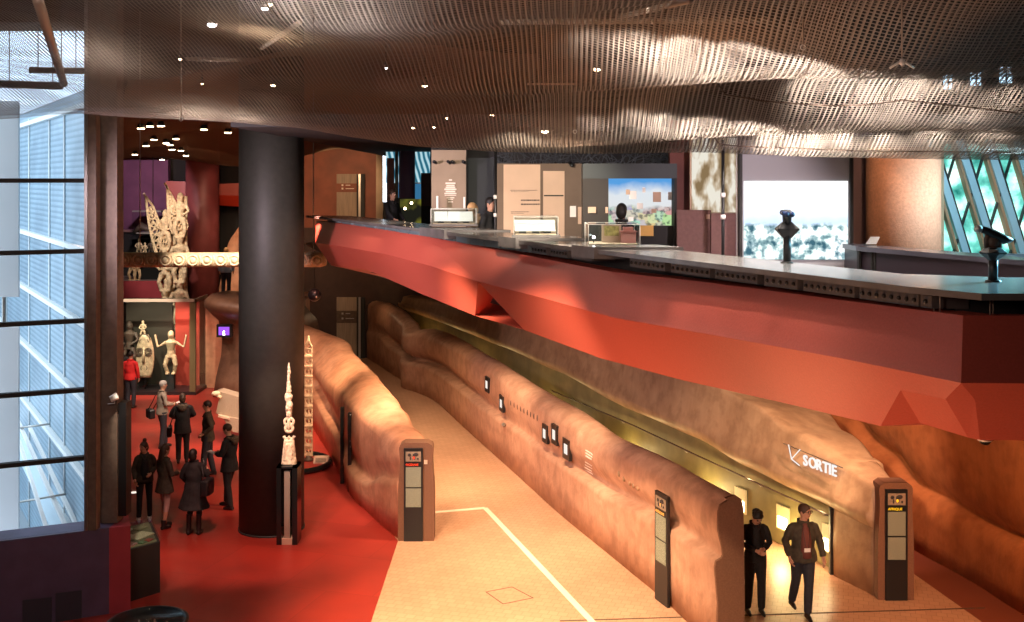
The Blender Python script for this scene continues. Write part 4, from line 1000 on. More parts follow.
# far canopy above the red hall
def far_z(X, Y):
    px = CX+F*X/Y
    b = 7.72+.075*max(0, 38-Y)+.03*max(0, Y-38)
    return b+.18*math.sin(X*.9+Y*.5)+.1*math.sin(Y*1.3-X*.4)+.5*smooth(-9, -4, X)
t = thing('mesh_canopy', 'second dark mesh canopy with small lights, over the red hall beyond the column', 'ceiling mesh', (-10, 32, far_z(-10, 32)))
part(t, 'mesh_sheet', sheet(far_z, -17, 0.5, 21, 43, 70, 90, clip2), M['mesh2'])
random.seed(11)
for k, (x, y) in enumerate([(150, 121.5), (161, 121), (146, 142), (154, 135.5), (166, 139), (172, 146), (181, 147), (186, 152), (170, 140.5), (162, 164), (204, 125), (228, 128.5), (135, 151), (176, 135), (141, 124)]):
    ray = Vector(((x-CX)/F, 1, -(y-H)/F)); Y = 21.5; p = None
    while Y < 43:
        if CZ+ray.z*Y >= far_z(ray.x*Y, Y): break
        Y += .1
    Y = min(Y, 42)
    X = ray.x*Y; z = far_z(X, Y)-.10
    t = thing('downlight', 'small warm downlight hanging under the dark mesh over the red hall', 'lamp', (X, Y, z), 0, 'downlights over the red hall')
    part(t, 'lens', MB().lathe([(.07, -.03), (.09, -.02), (.09, 0)], n=16), M['lamp'], world=False)
    part(t, 'housing', MB().lathe([(.10, -.01), (.10, .03), (.06, .1), (.02, .14)], n=16), M['matblack'], world=False)
# ceiling clutter above the mesh
def ceil_pipe(x0, y0, x1, y1, Y0, Y1, r, lab, m=None):
    a, b = P(x0, y0, Y0), P(x1, y1, Y1)
    t = thing('ceiling_pipe', lab, 'pipe', a, 0, 'pipes above the mesh')
    part(t, 'tube', MB().tube([a, b], r, 10), m or M['pipe'])
    for q in (.15, .85):
        c_ = a.lerp(b, q); part(t, 'hanger', MB().tube([c_, (c_.x, c_.y, 11)], .008, 5), M['matblack'])
ceil_pipe(500, 22, 770, 20, 12.5, 12.5, .035, 'straight pale pipe above the mesh, top centre right')
ceil_pipe(620, 17, 690, 0, 12.2, 9.0, .03, 'slanting pipe meeting the straight pale pipe above the mesh')
ceil_pipe(186, 59, 258, 60, 15, 15, .03, 'short level bar above the mesh over the dark column')
ceil_pipe(262, 48, 300, 22, 15, 12, .03, 'short slanting bar above the mesh near the dark column')
ceil_pipe(0, 84, 62, 86, 17, 17, .06, 'level bar in front of the upper window, left', M['black'])
ceil_pipe(30, 70, 84, 71, 17, 17, .05, 'upper level bar in front of the upper window, left', M['black'])
ceil_pipe(38, 0, 64, 84, 10, 15.5, .05, 'long sloping strut above the mesh at far left')
def hanger(x, y0, y1, Y, lab, tri=False):
    a = P(x, y1, Y); t = thing('hanging_rod', lab, 'hanging rod', a, 0, 'rods hanging through the mesh')
    part(t, 'rod', MB().tube([a, P(x, y0, Y), (a.x, a.y, 11)], .008, 6), M['pipe'])
    if tri: part(t, 'spreader', MB().tube([a+Vector((-.1, 0, -.01)), a+Vector((-.04, 0, .03)), a+Vector((0, 0, .05)), a+Vector((.04, 0, .03)), a+Vector((.1, 0, -.01))], .01, 6).ell(a+Vector((0, 0, .04)), (.025, .025, .03)), M['white'])
    else: part(t, 'hook', MB().torus(a+Vector((0, 0, -.02)), .022, .005, 'y', 12, 6), M['white'])
hanger(902, 0, 67, 9.0, 'rod with a three-armed spreader piercing the mesh at upper right', True)
hanger(803, 0, 45, 9.5, 'thin rod with a hook left of the spreader rod')
hanger(700, 0, 20, 11, 'rod ending in a bright hook on the pale pipe')
hanger(575, 84, 130, 13.5, 'thin rod at the end of the small right-angled bar')
hanger(181, 22, 118, 15, 'long thin rod over the hall left of the dark column')
ceil_pipe(525, 84, 576, 84, 13.5, 13.5, .012, 'thin level bar above the mesh centre', M['beige'])
def ceil_lamp(x, y, Y, lab, m='lamp', r=.06):
    p = P(x, y, Y); t = thing('ceiling_lamp', lab, 'lamp', p, 0, 'lamps among the mesh')
    part(t, 'bulb', MB().ell((0, 0, 0), (r, r, r*.7)), M[m], world=False); part(t, 'housing', MB().lathe([(r*1.15, .0), (r*1.15, .03), (r*.5, .12)], n=12), M['black'], world=False)
    part(t, 'cable', MB().tube([(0, 0, .1), (0, 0, 11-p.z)], .005, 5), M['black'], world=False)
LP = [(212, 24, 12.5, 'white lamp above the mesh at upper left', 'lampw', .055), (265, 8, 11.5, 'violet-white lamp cluster at the top left', 'lampw', .04), (269, 4, 11.5, 'lamp beside the cluster at the top left', 'lamp', .035), (273, 85, 15, 'small lamp above the mesh over the dark column', 'lamp', .035), (425, 85.5, 15, 'lone bright small lamp above the mesh, centre', 'lamp', .035), (386, 68, 15, 'tiny lamp left of the lone bright one', 'lampw', .022),
      (447, 118, 16, 'left of two tiny lamps near the mesh edge, centre', 'lamp', .025), (492, 115, 16, 'right of two tiny lamps near the mesh edge, centre', 'lamp', .025), (597, 69, 13, 'small tilted lamp at the left end of the bright mesh patch', 'lamp', .04), (545, 131, 15, 'warm lamp just above the mesh edge, left of the bright patch', 'lamp', .05), (434, 127, 16, 'tiny lamp near the mesh edge above the emblem board', 'lamp', .025), (413, 127.5, 16, 'tiny lamp near the mesh edge above the blue glazing', 'lamp', .025), (180, 59, 14, 'tiny lamp at the left end of the short level bar', 'lamp', .02), (202, 83.5, 15, 'tiny lamp over the red column', 'lamp', .02)]
for q in LP: ceil_lamp(*q)
for k, (x, y, w, h) in enumerate(((948, 82, 8, 14), (976, 79, 10, 13), (1006, 75, 12, 16))):
    p = P(x, y, 13.5); t = thing('roof_window', ['small left skylight glimpsed through the mesh at right', 'middle small skylight glimpsed through the mesh at right', 'largest small skylight glimpsed through the mesh at far right'][k], 'window', p, 0, 'skylights behind the mesh')
    s_ = 13.5/F; part(t, 'pane', MB().box((-w*s_/2, 0, -h*s_/2), (w*s_/2, .02, h*s_/2)), emis('skylight_glow%d' % k, (.55, .8, 1), 2.2), world=False)
    part(t, 'bars', MB().box((-.008, -.02, -h*s_/2), (.008, -.001, h*s_/2)).box((-w*s_/2, -.02, -.008), (w*s_/2, -.001, .008)), M['matblack'], world=False)
# ------------------------------------------------------------ red hall
def fig(mb, c, s, face=0, arms=1):
    """small carved human figure, feet at c, height s"""
    c = Vector(c)
    def q(x, y, z): return c+Vector((x*s, y*s, z*s))
    for k in (-1, 1):
        mb.tube([q(k*.07, 0, 0), q(k*.12, -.06, .22), q(k*.06, 0, .42)], [.045*s, .05*s, .07*s], 8)
        if arms: mb.tube([q(k*.12, 0, .74), q(k*.2, -.05, .58), q(k*.07, -.12, .5)], [.05*s, .035*s, .03*s], 8)
        mb.box(q(k*.07-.04, -.1, 0), q(k*.07+.04, .04, .04))
    mb.tube([q(0, 0, .38), q(0, 0, .55), q(0, 0, .74), q(0, 0, .8)], [.10*s, .08*s, .13*s, .05*s], 10)
    mb.ell(q(0, 0, .89), (.075*s, .085*s, .11*s), n=10, m=8); mb.ell(q(0, -.085, .885), (.02*s, .03*s, .035*s), n=6, m=4)
# far backdrop pieces
struct('wall_hall_purple', MB().box((P(113, 0, 41.5).x, 41.5, 4.0), (P(168, 0, 41.5).x, 41.8, ZY(160, 41.5))), M['purplewall'])
mb = MB().box((P(152.2, 0, 41.4).x, 41.44, 4.9), (P(152.6, 0, 41.4).x, 41.5, 8)); struct('trim_5', mb, M['darkwall'])
t = thing('red_faceted_band', 'bright red faceted balcony band far behind the red column', 'balcony', P(210, 206, 41))
def q4(pts, Y): return [P(x, y, Y) for x, y in pts]
part(t, 'upper_facet', MB().slab(q4([(166, 181), (200, 182), (200, 206), (166, 208)], 41), (0, .3, 0)).slab(q4([(216, 184), (245, 183), (245, 196), (216, 195)], 41), (0, .3, 0)), M['redpaint'])
part(t, 'lower_facet', MB().slab([P(214, 195, 40.9), P(245, 196, 40.9), P(245, 207, 41.4), P(214, 205, 41.4)], (0, .2, 0)), mat('scarlet_paint', (.75, .07, .03), .5))
struct('wall_hall_dark', MB().box((P(168, 0, 42.3).x, 42.3, 3), (P(246, 0, 42.3).x, 42.6, 8.2)), M['void'])
t = thing('display_plinth', 'wide grey-topped dark red plinth behind the carved log, left of the carved poles', 'plinth', (-13.1, 39.2, 0))
part(t, 'red_front', MB().box((P(100, 0, 38.6).x, 38.6, 2.85), (P(166, 0, 38.6).x, 38.7, ZY(281, 38.6))), M['winered'])
part(t, 'top', MB().box((P(100, 0, 38.6).x, 38.7, 3.3), (P(164, 0, 38.6).x, 41.4, ZY(281, 38.6)-.02)), mat('grey_mauve_top', (.30, .22, .23), .6))
part(t, 'dark_base', MB().box((P(100, 0, 38.6).x, 38.9, 0), (P(160, 0, 38.6).x, 41.3, 2.9)), M['void'])
# upper vitrines on that plinth
for k, (x0, x1, y0, y1, lab) in enumerate(((132, 161, 212, 236, 'upper glass showcase with a dark carving, in front of the plum wall'), (136, 160, 234, 256, 'lower glass showcase with pale carvings beneath the dark carving'))):
    Y = 40-k*.6; a, b = P(x0, y0, Y), P(x1, y1, Y)
    t = thing('glass_showcase', lab, 'showcase', ((a.x+b.x)/2, Y, b.z), 0, 'showcases by the plum wall')
    part(t, 'glass_box', MB().box((a.x, Y, b.z), (b.x, Y+.8, a.z)), M['glass']); part(t, 'base', MB().box((a.x-.1, Y-.05, (b.z-.12) if k == 0 else ZY(281, 38.6)-.02), (b.x+.1, Y+.9, b.z)), M['black']); part(t, 'top_rim', MB().box((a.x, Y, a.z), (b.x, Y+.8, a.z+.05)), M['steel'])
    mb = MB()
    if k == 0:
        mb.tube([P(134, 233, Y+.4), P(142, 226, Y+.4), P(150, 230, Y+.4), P(158, 227, Y+.4)], [.08, .16, .12, .05], 8)
        o = mb.build('curved_carving', M['darkwood']); tag(o, 'dark curved carving lying in the upper glass showcase', 'carving')
    else:
        for j, (x, s_) in enumerate(((139, .62), (145, .5), (151, .6), (156, .45))):
            m_ = MB(); p = P(x, y1, Y+.4); fig(m_, (p.x, p.y, p.z), s_); tag(m_.build('carved_figure', M['wood'] if j != 2 else M['darkwood']), ['leftmost', 'second', 'third', 'rightmost'][j]+' of the four small carved figures in the lower glass showcase', 'carving', 'figures in the lower showcase')
t = thing('dark_ledge', 'black railing ledge crossing behind the carved poles', 'ledge', P(130, 244, 40.8)); part(t, 'ledge_board', MB().box((P(113, 0, 40.9).x, 40.9, ZY(281, 38.6)-.02), (P(166, 0, 40.9).x, 41.2, ZY(232, 40.9))), M['void']); part(t, 'lit_top', MB().box((P(113, 0, 40.9).x, 40.8, ZY(232, 40.9)), (P(133, 0, 40.9).x, 41.3, ZY(230, 40.9))), M['mauve'])
for j, (x, s_) in enumerate(((116, .7), (132.5, .9), (137.5, .8))):
    m_ = MB(); p = P(x, 252, 39.2); fig(m_, (p.x, p.y, ZY(281, 38.6)-.02), s_*1.1); tag(m_.build('carved_figure', M['wood']), ['carved figure at the left edge of the plinth', 'pale carved figure standing left of the showcases', 'second pale carved figure, nearer the showcases'][j], 'carving')
# carved ancestor poles
def ancestor_pole(px, Y, ytop, label, wing, tilt=0, figs=4, w=1.0):
    x = (px-CX)*Y/F; ht = ZY(ytop, Y)
    t = thing('carved_pole', label, 'carved pole', (x, Y, 0), 0, 'tall carved poles')
    mb = MB(); z = 0; n = figs; hs = [ht*.30, ht*.24, ht*.24, ht*.22][:n]; z = 0
    mb.tube([(0, .12, 0), (tilt*.5, .12, ht*.5), (tilt, .10, ht*.97)], [.11*w, .10*w, .06*w], 10)
    for k, h_ in enumerate(hs):
        fig(mb, (tilt*(z/ht), -.02, z), h_*1.05); z += h_*.97
    body = remesh(mb, .03, 1, .02, 9); part(t, 'figures', body, M['bone'], world=False)
    if wing:
        sgn, z0, z1, reach = wing; mb = MB()
        # openwork wing : curling lattice between two outer bars
        a0, a1 = Vector((tilt*.6+sgn*.1, -.02, z0)), Vector((sgn*reach, -.02, z1)); b0, b1 = Vector((tilt*.8, -.02, z0+.9)), Vector((sgn*reach*.62, -.02, z1-.25))
        pa_ = [a0.lerp(a1, i/8)+Vector((sgn*.10*math.sin(PI*i/8), 0, -.12*math.sin(PI*i/8))) for i in range(9)]; pb_ = [b0.lerp(b1, i/8) for i in range(9)]
        mb.tube(pa_, .045, 6); mb.tube(pb_, .04, 6); mb.tube([pa_[-1], a1+Vector((sgn*.1, 0, .2)), pb_[-1]], .04, 6)
        for i in range(8):
            c_ = (pa_[i]+pb_[i])/2; r_ = (pa_[i]-pb_[i]).length/2*.7; mb.torus(c_, max(.06, r_), .025, 'y', 12, 5); mb.tube([pa_[i], pb_[i+1]], .022, 5); mb.ell(c_, (.05, .04, .06), n=8, m=6)
        part(t, 'openwork_wing', mb, M['bone'], world=False)
    mb = MB().lathe([(.3, 0), (.3, .06), (.2, .1)], n=20); part(t, 'foot_plate', mb, M['matblack'], world=False)
    return t
ancestor_pole(164.5, 37.6, 207, 'leftmost tall bleached carved pole with an openwork wing leaning left', (-1, 4.1, 6.35, .62), .05)
ancestor_pole(171, 37.9, 201, 'middle slim bleached carved pole of stacked figures, no wing', None, .0, 4, .8)
ancestor_pole(179.5, 37.4, 190, 'tallest bleached carved pole, beside the red column, with a short wing', (-1, 5.0, 6.7, .40), .04)
t = thing('carved_pole', 'plain straight bleached pole close against the red column', 'carved pole', ((185.5-CX)*37.6/F, 37.6, 0), 0, 'tall carved poles'); part(t, 'shaft', MB().tube([(0, 0, 0), (0, 0, ZY(196, 37.6))], .07, 10), M['bone'], world=False); part(t, 'foot_plate', MB().lathe([(.15, 0), (.15, .06)], n=16), M['matblack'], world=False)
# carved log hanging in front
Yl = 26.0; a = P(106, 260, Yl); b = P(326, 259.5, Yl); hl = 14.5*Yl/F/2
t = thing('carved_log', 'long pale carved log with a row of discs, hanging level behind the dark column', 'carved log', ((a.x+b.x)/2, Yl, a.z))
mb = MB(); n = 40; rings = []
for i in range(n+1):
    f = i/n; x = a.x+(b.x-a.x)*f; rr = hl*(1-.0)*(1 if f < .985 else .8); rings.append([Vector((x, Yl+rr*math.cos(2*PI*k/16)*1.0, (a.z+b.z)/2+rr*max(-1, min(1, 1.25*math.sin(2*PI*k/16))))) for k in range(16)])
mb.loft(rings); part(t, 'log_body', mb, M['wood'])
mb = MB(); x = a.x+.15; zc_ = (a.z+b.z)/2
while x < b.x-.1:
    mb.torus((x, Yl-hl-.0, zc_), .115, .022, 'y', 18, 6); mb.ell((x, Yl-hl-.01, zc_), (.07, .03, .07), n=10, m=6); mb.tube([(x+.16, Yl-hl, zc_-.12), (x+.19, Yl-hl-.01, zc_), (x+.16, Yl-hl, zc_+.12)], .014, 5); x += .325
part(t, 'relief_discs', mb, M['bone'])
for x in (140, 313.5):
    p = P(x, 252, Yl); tag(MB().tube([p, (p.x, p.y, 11)], .012, 6).build('hanging_wire', M['steel']), ['thin steel wire holding the left end of the carved log', 'thin steel wire holding the right end of the carved log'][x > 200], 'wire', 'wires of the carved log')
p = P(314.5, 295, 26.2); t = thing('camera_globe', 'small glossy black globe hanging below the right end of the carved log', 'lamp', p)  # hanging black camera ball, gives no light
part(t, 'globe', MB().ell((0, 0, 0), (.155, .155, .155), n=24, m=16), M['bag'], world=False); part(t, 'stem', MB().tube([(0, 0, .14), (0, 0, .72)], .008, 6), M['black'], world=False); part(t, 'lens', MB().ell((.06, -.13, -.03), (.03, .02, .03)), M['steel'], world=False)
# large floor vitrine
Yv = 35.8; a, b = P(112, 302, Yv), P(196, 395, Yv)
t = thing('tall_showcase', 'tall frameless glass showcase with a mask and figures, on the red floor', 'showcase', ((a.x+b.x)/2, Yv+.7, 0))
x0, x1, zt_ = a.x, b.x, a.z
gl_ = MB().box((x0, Yv, .1), (x1, Yv+.02, zt_)).box((x0, Yv+1.4, .1), (x1, Yv+1.42, zt_)).box((x1-.02, Yv+.02, .1), (x1, Yv+1.4, zt_)); part(t, 'glass_panes', gl_, M['glass'])
part(t, 'roof_rim', MB().box((x0, Yv, zt_), (x1, Yv+.05, zt_+.1)).box((x1-.05, Yv, zt_), (x1, Yv+1.4, zt_+.1)), M['pipe']); part(t, 'floor_tray', MB().box((x0, Yv, 0), (x1, Yv+1.42, .1)), M['black'])
part(t, 'olive_back', MB().box((x0, Yv+1.3, .1), (P(160, 0, Yv).x, Yv+1.36, zt_-.02)), mat('dark_olive_back', (.03, .023, .012), .7)); part(t, 'corner_post', MB().box((P(189, 0, Yv).x, Yv+.05, 0), (P(195, 0, Yv).x, Yv+.15, zt_)), mat('bronze_post', (.22, .13, .06), .5)); part(t, 'red_back', MB().box((P(164, 0, Yv).x, Yv+1.2, .1), (P(189, 0, Yv).x, Yv+1.26, ZY(306, Yv))), mat('red_lacquer_panel', (.42, .06, .04), .35))
# big mask
p = P(145, 375, Yv+.5); mh = 43*Yv/F
t = thing('carved_mask', 'large oval carved face mask with spiral eyes inside the tall glass showcase', 'mask', (p.x, Yv+.5, ZY(377, Yv+.5)))
mb = MB(); w_ = .31; h_ = mh/2
rings = []
for j in range(13):
    f = j/12; z = 2*h_*f; ww = w_*(.35+.65*math.sin(PI*min(1, (f*.93+.08)))**.6); rings.append([Vector((ww*math.cos(PI+PI*k/12), .12*math.sin(PI+PI*k/12)*1.0, z)) for k in range(13)]+[Vector((ww*.9*math.cos(PI*k/12), .0, z)) for k in range(1, 12)])
mb.loft(rings); part(t, 'face', mb, M['wood'], world=False)
mb = MB()
for sx in (-1, 1):
    for rr in (.045, .09, .13): mb.torus((sx*.14, -.12, h_*1.2), rr, .014, 'y', 16, 5)
mb.torus((0, -.09, h_*1.75), .20, .018, 'y', 16, 5, PI, 0); mb.torus((0, -.09, h_*1.65), .14, .018, 'y', 16, 5, PI, 0); mb.torus((0, -.1, h_*.45), .10, .02, 'y', 16, 5)
part(t, 'painted_rings', mb, M['darkwood'], world=False); part(t, 'nose', MB().tube([(0, -.1, h_*1.45), (0, -.16, h_*.75)], [.025, .05], 8), M['wood'], world=False); part(t, 'stand', MB().tube([(0, 0, .1), (0, .02, -(t.location.z-.1))], .02, 6), M['black'], world=False)
def carved(px, yb, s, Y, lab, m, plinth=True, tilt=0, arms=1, up=False):
    p = P(px, yb, Y); t = thing('carved_figure', lab, 'carving', (p.x, Y, max(p.z, .1)))
    mb = MB(); fig(mb, (0, 0, 0), s, arms=arms)
    if up:
        for k in (-1, 1): mb.tube([(k*.12*s, 0, .72*s), (k*.3*s, -.02, .62*s), (k*.36*s, -.02, .9*s)], [.04*s, .03*s, .025*s], 8)
    part(t, 'figure', remesh(mb, .02, 1), m, world=False)
    if plinth and p.z > .15: part(t, 'stand', MB().box((-.12, -.1, -(p.z-.1)), (.12, .1, 0)), M['matblack'], world=False)
carved(171, 374, 1.45, Yv+.6, 'carved standing figure with raised arms in the tall showcase, before the red panel', M['wood'], up=True, arms=0)
carved(129.5, 366, 1.5, Yv+1.0, 'dim carved post figure behind the mask, at the left of the tall showcase', M['darkwood'])
carved(143, 338, .6, Yv+1.0, 'dim little carved figure above the mask in the tall showcase', M['wood'])
# curving leather form with little purple screen
Y = 35; t = thing('leather_alcove', 'brown leather alcove with an overhanging rounded top, behind the dark column', 'alcove', base(225, 36, 0))
def rr_(px0, px1, z0, z1, Y0, n=16):
    x0, x1 = (px0-CX)*Y0/F, (px1-CX)*Y0/F; return x0, x1
mb = MB(); rings = []
for z, x0, yf in ((3.28, 203, 34.9), (3.18, 200.5, 34.6), (3.0, 201, 34.5), (2.75, 205, 34.8), (2.45, 209, 35.3), (2.0, 210, 35.6), (1.3, 209, 35.6), (.6, 206, 35.3), (0, 204, 35.2)):
    xl = (x0-CX)*35/F; rings.append([Vector((xl+.25, yf+2.2, z)), Vector((xl, yf+1.2, z)), Vector((xl+.15, yf+.3, z)), Vector((xl+.7, yf, z-.03)), Vector((xl+1.4, yf-.15, z-.10)), Vector((xl+2.6, yf-.35, z-.25 if z > 1 else z)), Vector((xl+3.0, yf+2.2, z-.2 if z > 1 else z))])
mb.loft(rings); part(t, 'alcove_body', mb, leather('dark_brown_leather', (.24, .13, .08), (.14, .075, .05)))
t = thing('video_screen', 'little purple video screen in the brown leather alcove', 'screen', P(224, 331, 35.0)); part(t, 'casing', MB().box((-.24, 0, -.2), (.24, .2, .2)), M['black'], world=False); part(t, 'display', MB().box((-.17, -.01, -.13), (.17, 0, .13)), emis('purple_display', (.28, .08, .7), 1.6), world=False); part(t, 'bright_figure', MB().tube([(0, -.02, -.12), (0, -.02, .0)], [.03, .02], 6), M['lampw'], world=False)
# high orange ramp form
t = thing('leather_ramp', 'tall glowing orange leather ramp side behind the dark column, above the alcove', 'ramp', base(235, 39.5, 0))
mb = MB(); rings = []
for x, z in ((219, 3.3), (222, 3.9), (228, 4.9), (236, 5.3), (250, 5.5), (262, 5.6)):
    X = (x-CX)*39.5/F; rings.append([Vector((X, 39.5, 0)), Vector((X, 39.4, z*.6)), Vector((X, 39.5, z-.2)), Vector((X+.05, 39.7, z)), Vector((X+.1, 41, z+.1)), Vector((X, 42.1, z)), Vector((X, 42.1, 0))])
mb.loft(rings); part(t, 'ramp_side', mb, M['leatherD'])
# beige woven block sculpture
Y = 29.2; pv = [(213.5, 393), (219, 391.5), (245, 399), (262, 404), (262, 436), (238, 431), (226, 420), (216, 413), (219, 399)]
t = thing('stone_relief', 'large pale textured slab on low supports, half hidden by the dark column', 'sculpture', P(232, 433, Y))
part(t, 'slab', MB().slab([P(x, y, Y) for x, y in pv], (0, .5, 0)), M['hide'])
part(t, 'head_knob', MB().ell(P(216, 393.5, Y-.02), (.12, .12, .07)).tube([P(216, 394, Y-.05), P(221, 398, Y-.05)], .05, 8), M['bone']); part(t, 'support', MB().box((P(240, 0, Y).x, Y+.1, 0), (P(246, 0, Y).x, Y+.4, ZY(425, Y))), M['matblack']); part(t, 'lower_block', MB().slab([P(221, 416, Y-.1), P(250, 421, Y-.1), P(250, 434, Y-.1), P(233, 432, Y-.1)], (0, .4, 0)), M['hide']); part(t, 'base_tray', MB().slab([P(218, 415, Y-.15), P(229, 418, Y-.15), P(229, 420, Y-.15), P(218, 417, Y-.15)], (0, .5, 0)), M['beige'])
# floor platform rims
def rim(cx, cy, r, lab, a0=0, arc=2*PI, w=.07):
    t = thing('ring_barrier', lab, 'floor rim', (cx, cy, 0), 0, 'black rims round the displays'); part(t, 'ring', MB().torus((0, 0, .07), r, w, 'z', 64, 10, arc, a0), M['blackgloss'], world=False)
M['blackgloss'] = mat('glossy_black_rim', (.01, .01, .01), .12)
g = G(312, 460); rim(-5.42, 26.95, .95, 'glossy black rounded rim on the floor round the ladder-like carved post'); 
t = thing('red_disc_platform', 'low red disc platform inside the glossy rim', 'platform', (-5.42, 26.95, 0)); part(t, 'disc', MB().lathe([(.87, 0), (.87, .05), (.83, .06)], n=48), M['floorred'], world=False)
g = G(320.5, 466); t = thing('label_block', 'pale slanted label block on the red disc beside the ladder-like post', 'label', (g.x, g.y, .06)); part(t, 'block', MB().slab([(-.18, 0, 0), (.18, 0, 0), (.18, .1, .14), (-.18, .1, .14)], (0, .12, 0)), M['beige'], world=False); part(t, 'text', MB().slab([(-.13, .015, .03), (.13, .015, .03), (.13, .075, .115), (-.13, .075, .115)], (0, -.004, .003)), M['print2'], world=False)
# ladder-like carved post
Yq = 27.2; x0 = (308.5-CX)*Yq/F; zt_ = ZY(334, Yq)
t = thing('ladder_post', 'tall slim carved post pierced by a ladder of oval holes, right of the dark column', 'carved post', (x0, Yq, .06))
mb = MB(); z = .12; k = 0; n = 11; st_ = (zt_-.5)/n
for i in range(n):
    mb.torus((0, 0, z+st_/2), .085, .028, 'y', 16, 6); mb.box((-.10, -.04, z-.02), (.10, .04, z+.03)); mb.ell((0, 0, z+st_/2), (.025, .03, .07), n=8, m=6); z += st_
mb.tube([(-.09, 0, .1), (-.085, 0, z)], .022, 6).tube([(.09, 0, .1), (.085, 0, z)], .022, 6); mb.tube([(-.08, 0, z), (0, 0, z+.15), (0, 0, zt_-.1)], [.03, .05, .02], 8).tube([(.08, 0, z), (0, 0, z+.15)], .03, 8)
part(t, 'post_body', remesh(mb, .014, 1), M['wood'], world=False); part(t, 'stand', MB().lathe([(.12, 0), (.12, .05), (.07, .08), (.07, .13)], n=20), M['darkwood'], world=False)
# upright rods / black panels beside the apricot wall
g = G(343, 480); Yp_ = g.y
t = thing('black_uprights', 'pair of tall black uprights with little bracket arms beside the apricot wall', 'upright panel', (g.x, Yp_, 0))
for x, y0, y1, w, d_ in ((342, 407.5, 484, 3.6, 0), (349.5, 413, 492, 3.8, 0)):
    gg = G(x, y1); part(t, 'upright', MB().box((gg.x-w/2*gg.y/F, gg.y, 0), (gg.x+w/2*gg.y/F, gg.y+.12, ZY(y0, gg.y)), bev=.01), M['blackgloss'])
gg = G(350, 492); mb = MB()
for y in (415, 441, 447): z = ZY(y, gg.y); mb.tube([(gg.x, gg.y, z), (gg.x+.1, gg.y+.1, z+.02), (gg.x+.16, gg.y+.3, z)], .012, 6)
part(t, 'bracket', mb, M['steel'])
# statue and pedestal in front of the column
gp_ = G(290, 545); Yst = gp_.y+.2; xs = (289-CX)*Yst/F; zp_ = 1.5
t = thing('glossy_pedestal', 'tall square black glass pedestal in front of the dark column', 'pedestal', (xs, Yst, 0))
part(t, 'side_panels', MB().box((-.2, -.2, 0), (-.11, .2, zp_)).box((.1, -.2, .0), (.2, .2, zp_)).box((-.11, -.02, .3), (.1, .2, zp_)), M['blackgloss'], world=False); part(t, 'top', MB().box((-.2, -.2, zp_-.03), (.2, .2, zp_)), M['black'], world=False)
part(t, 'inner_column', MB().box((-.06, -.16, .12), (.05, -.04, zp_-.1)), M['pipe'], world=False); part(t, 'base_mirror', MB().box((-.1, -.19, 0), (.1, -.02, .12)), M['beige'], world=False)
hs_ = ZY(362, Yst)-zp_
t = thing('carved_statue', 'slender pale carved statue with a long spire on the black pedestal', 'statue', (xs, Yst, zp_))
mb = MB()
def zq(y): return ZY(y, Yst)-zp_
# skirted base, oval loops, paired heads, spire (px profile)
mb.tube([(0, 0, 0), (0, 0, zq(450)), (0, 0, zq(440))], [(.15, .10), (.125, .09), (.10, .07)], 14)
mb.torus((0, 0, zq(422)), .085, .03, 'y', 20, 8); mb.torus((0, 0, zq(428)), .075, .03, 'y', 20, 8); mb.ell((0, -.01, zq(424)), (.035, .04, .12)); 
mb.tube([(-.10, 0, zq(436)), (-.06, 0, zq(440)), (0, 0, zq(437)), (.06, 0, zq(440)), (.1, 0, zq(436))], .035, 8)
mb.ell((0, 0, zq(408)), (.07, .06, .10)); mb.tube([(0, 0, zq(416)), (0, 0, zq(402))], .055, 10); mb.ell((-.012, 0, zq(397)), (.075, .06, .11)); mb.ell((.02, -.02, zq(405)), (.06, .06, .09)); mb.torus((0, 0, zq(396)), .05, .02, 'y', 16, 6)
mb.tube([(0, 0, zq(392)), (-.005, 0, zq(380)), (.0, 0, zq(371)), (.0, 0, zq(362.5))], [.055, .03, .035, .012], 10)
for k in (-1, 1): mb.tube([(k*.05, -.07, zq(463)), (k*.07, -.09, zq(452)), (k*.03, -.08, zq(443))], .02, 6); mb.ell((k*.03, -.06, zq(408)), (.015, .015, .02))
part(t, 'carved_body', remesh(mb, .011, 1, .01, 25), M['bone'], world=False)
part(t, 'shadow_back', MB().box((-.02, .1, 0), (.02, .13, zq(440))), M['black'], world=False)
# black display case with lit top
p0, p1 = P(132, 600, 18.3), P(160, 591, 18.8); zt_ = .93
A = G(132, 601); B = G(160, 592.5); U_ = (B-A).normalized(); V_ = Vector((-.42, .9, 0)).normalized()*1.25
t = thing('floor_showcase', 'black box showcase with small lit objects in its top, right of the purple parapet', 'showcase', A)
Z = Vector((0, 0, 1)); pts = [A-U_*.25, B, B+V_, A-U_*.25+V_]
part(t, 'cabinet', MB().prism([(q.x, q.y) for q in pts], 0, .86), M['matblack'])
M['tray'] = mat('cream_tray', (.7, .6, .42), .6, emit=.12)
part(t, 'lit_tray', MB().prism([(q.x, q.y) for q in [A-U_*.2+V_*.04, B-U_*.05+V_*.04, B-U_*.05+V_*.96, A-U_*.2+V_*.96]], .86, .87), mat('olive_tray', (.18, .17, .09), .6))
part(t, 'glass_top', MB().prism([(q.x, q.y) for q in pts], .92, .93), M['glass'])
items = [(.25, .2, 'pink card', (.7, .35, .33), .12, .09), (.62, .42, 'cream sheet', (.75, .62, .40), .14, .2), (.3, .5, 'pale bowl', (.8, .7, .5), .09, .09), (.8, .15, 'small red book', (.5, .08, .06), .05, .06), (.62, .12, 'small green card', (.15, .25, .12), .05, .06), (.35, .78, 'round cream dish', (.75, .68, .5), .09, .09), (.7, .75, 'olive packet', (.3, .28, .15), .08, .12)]
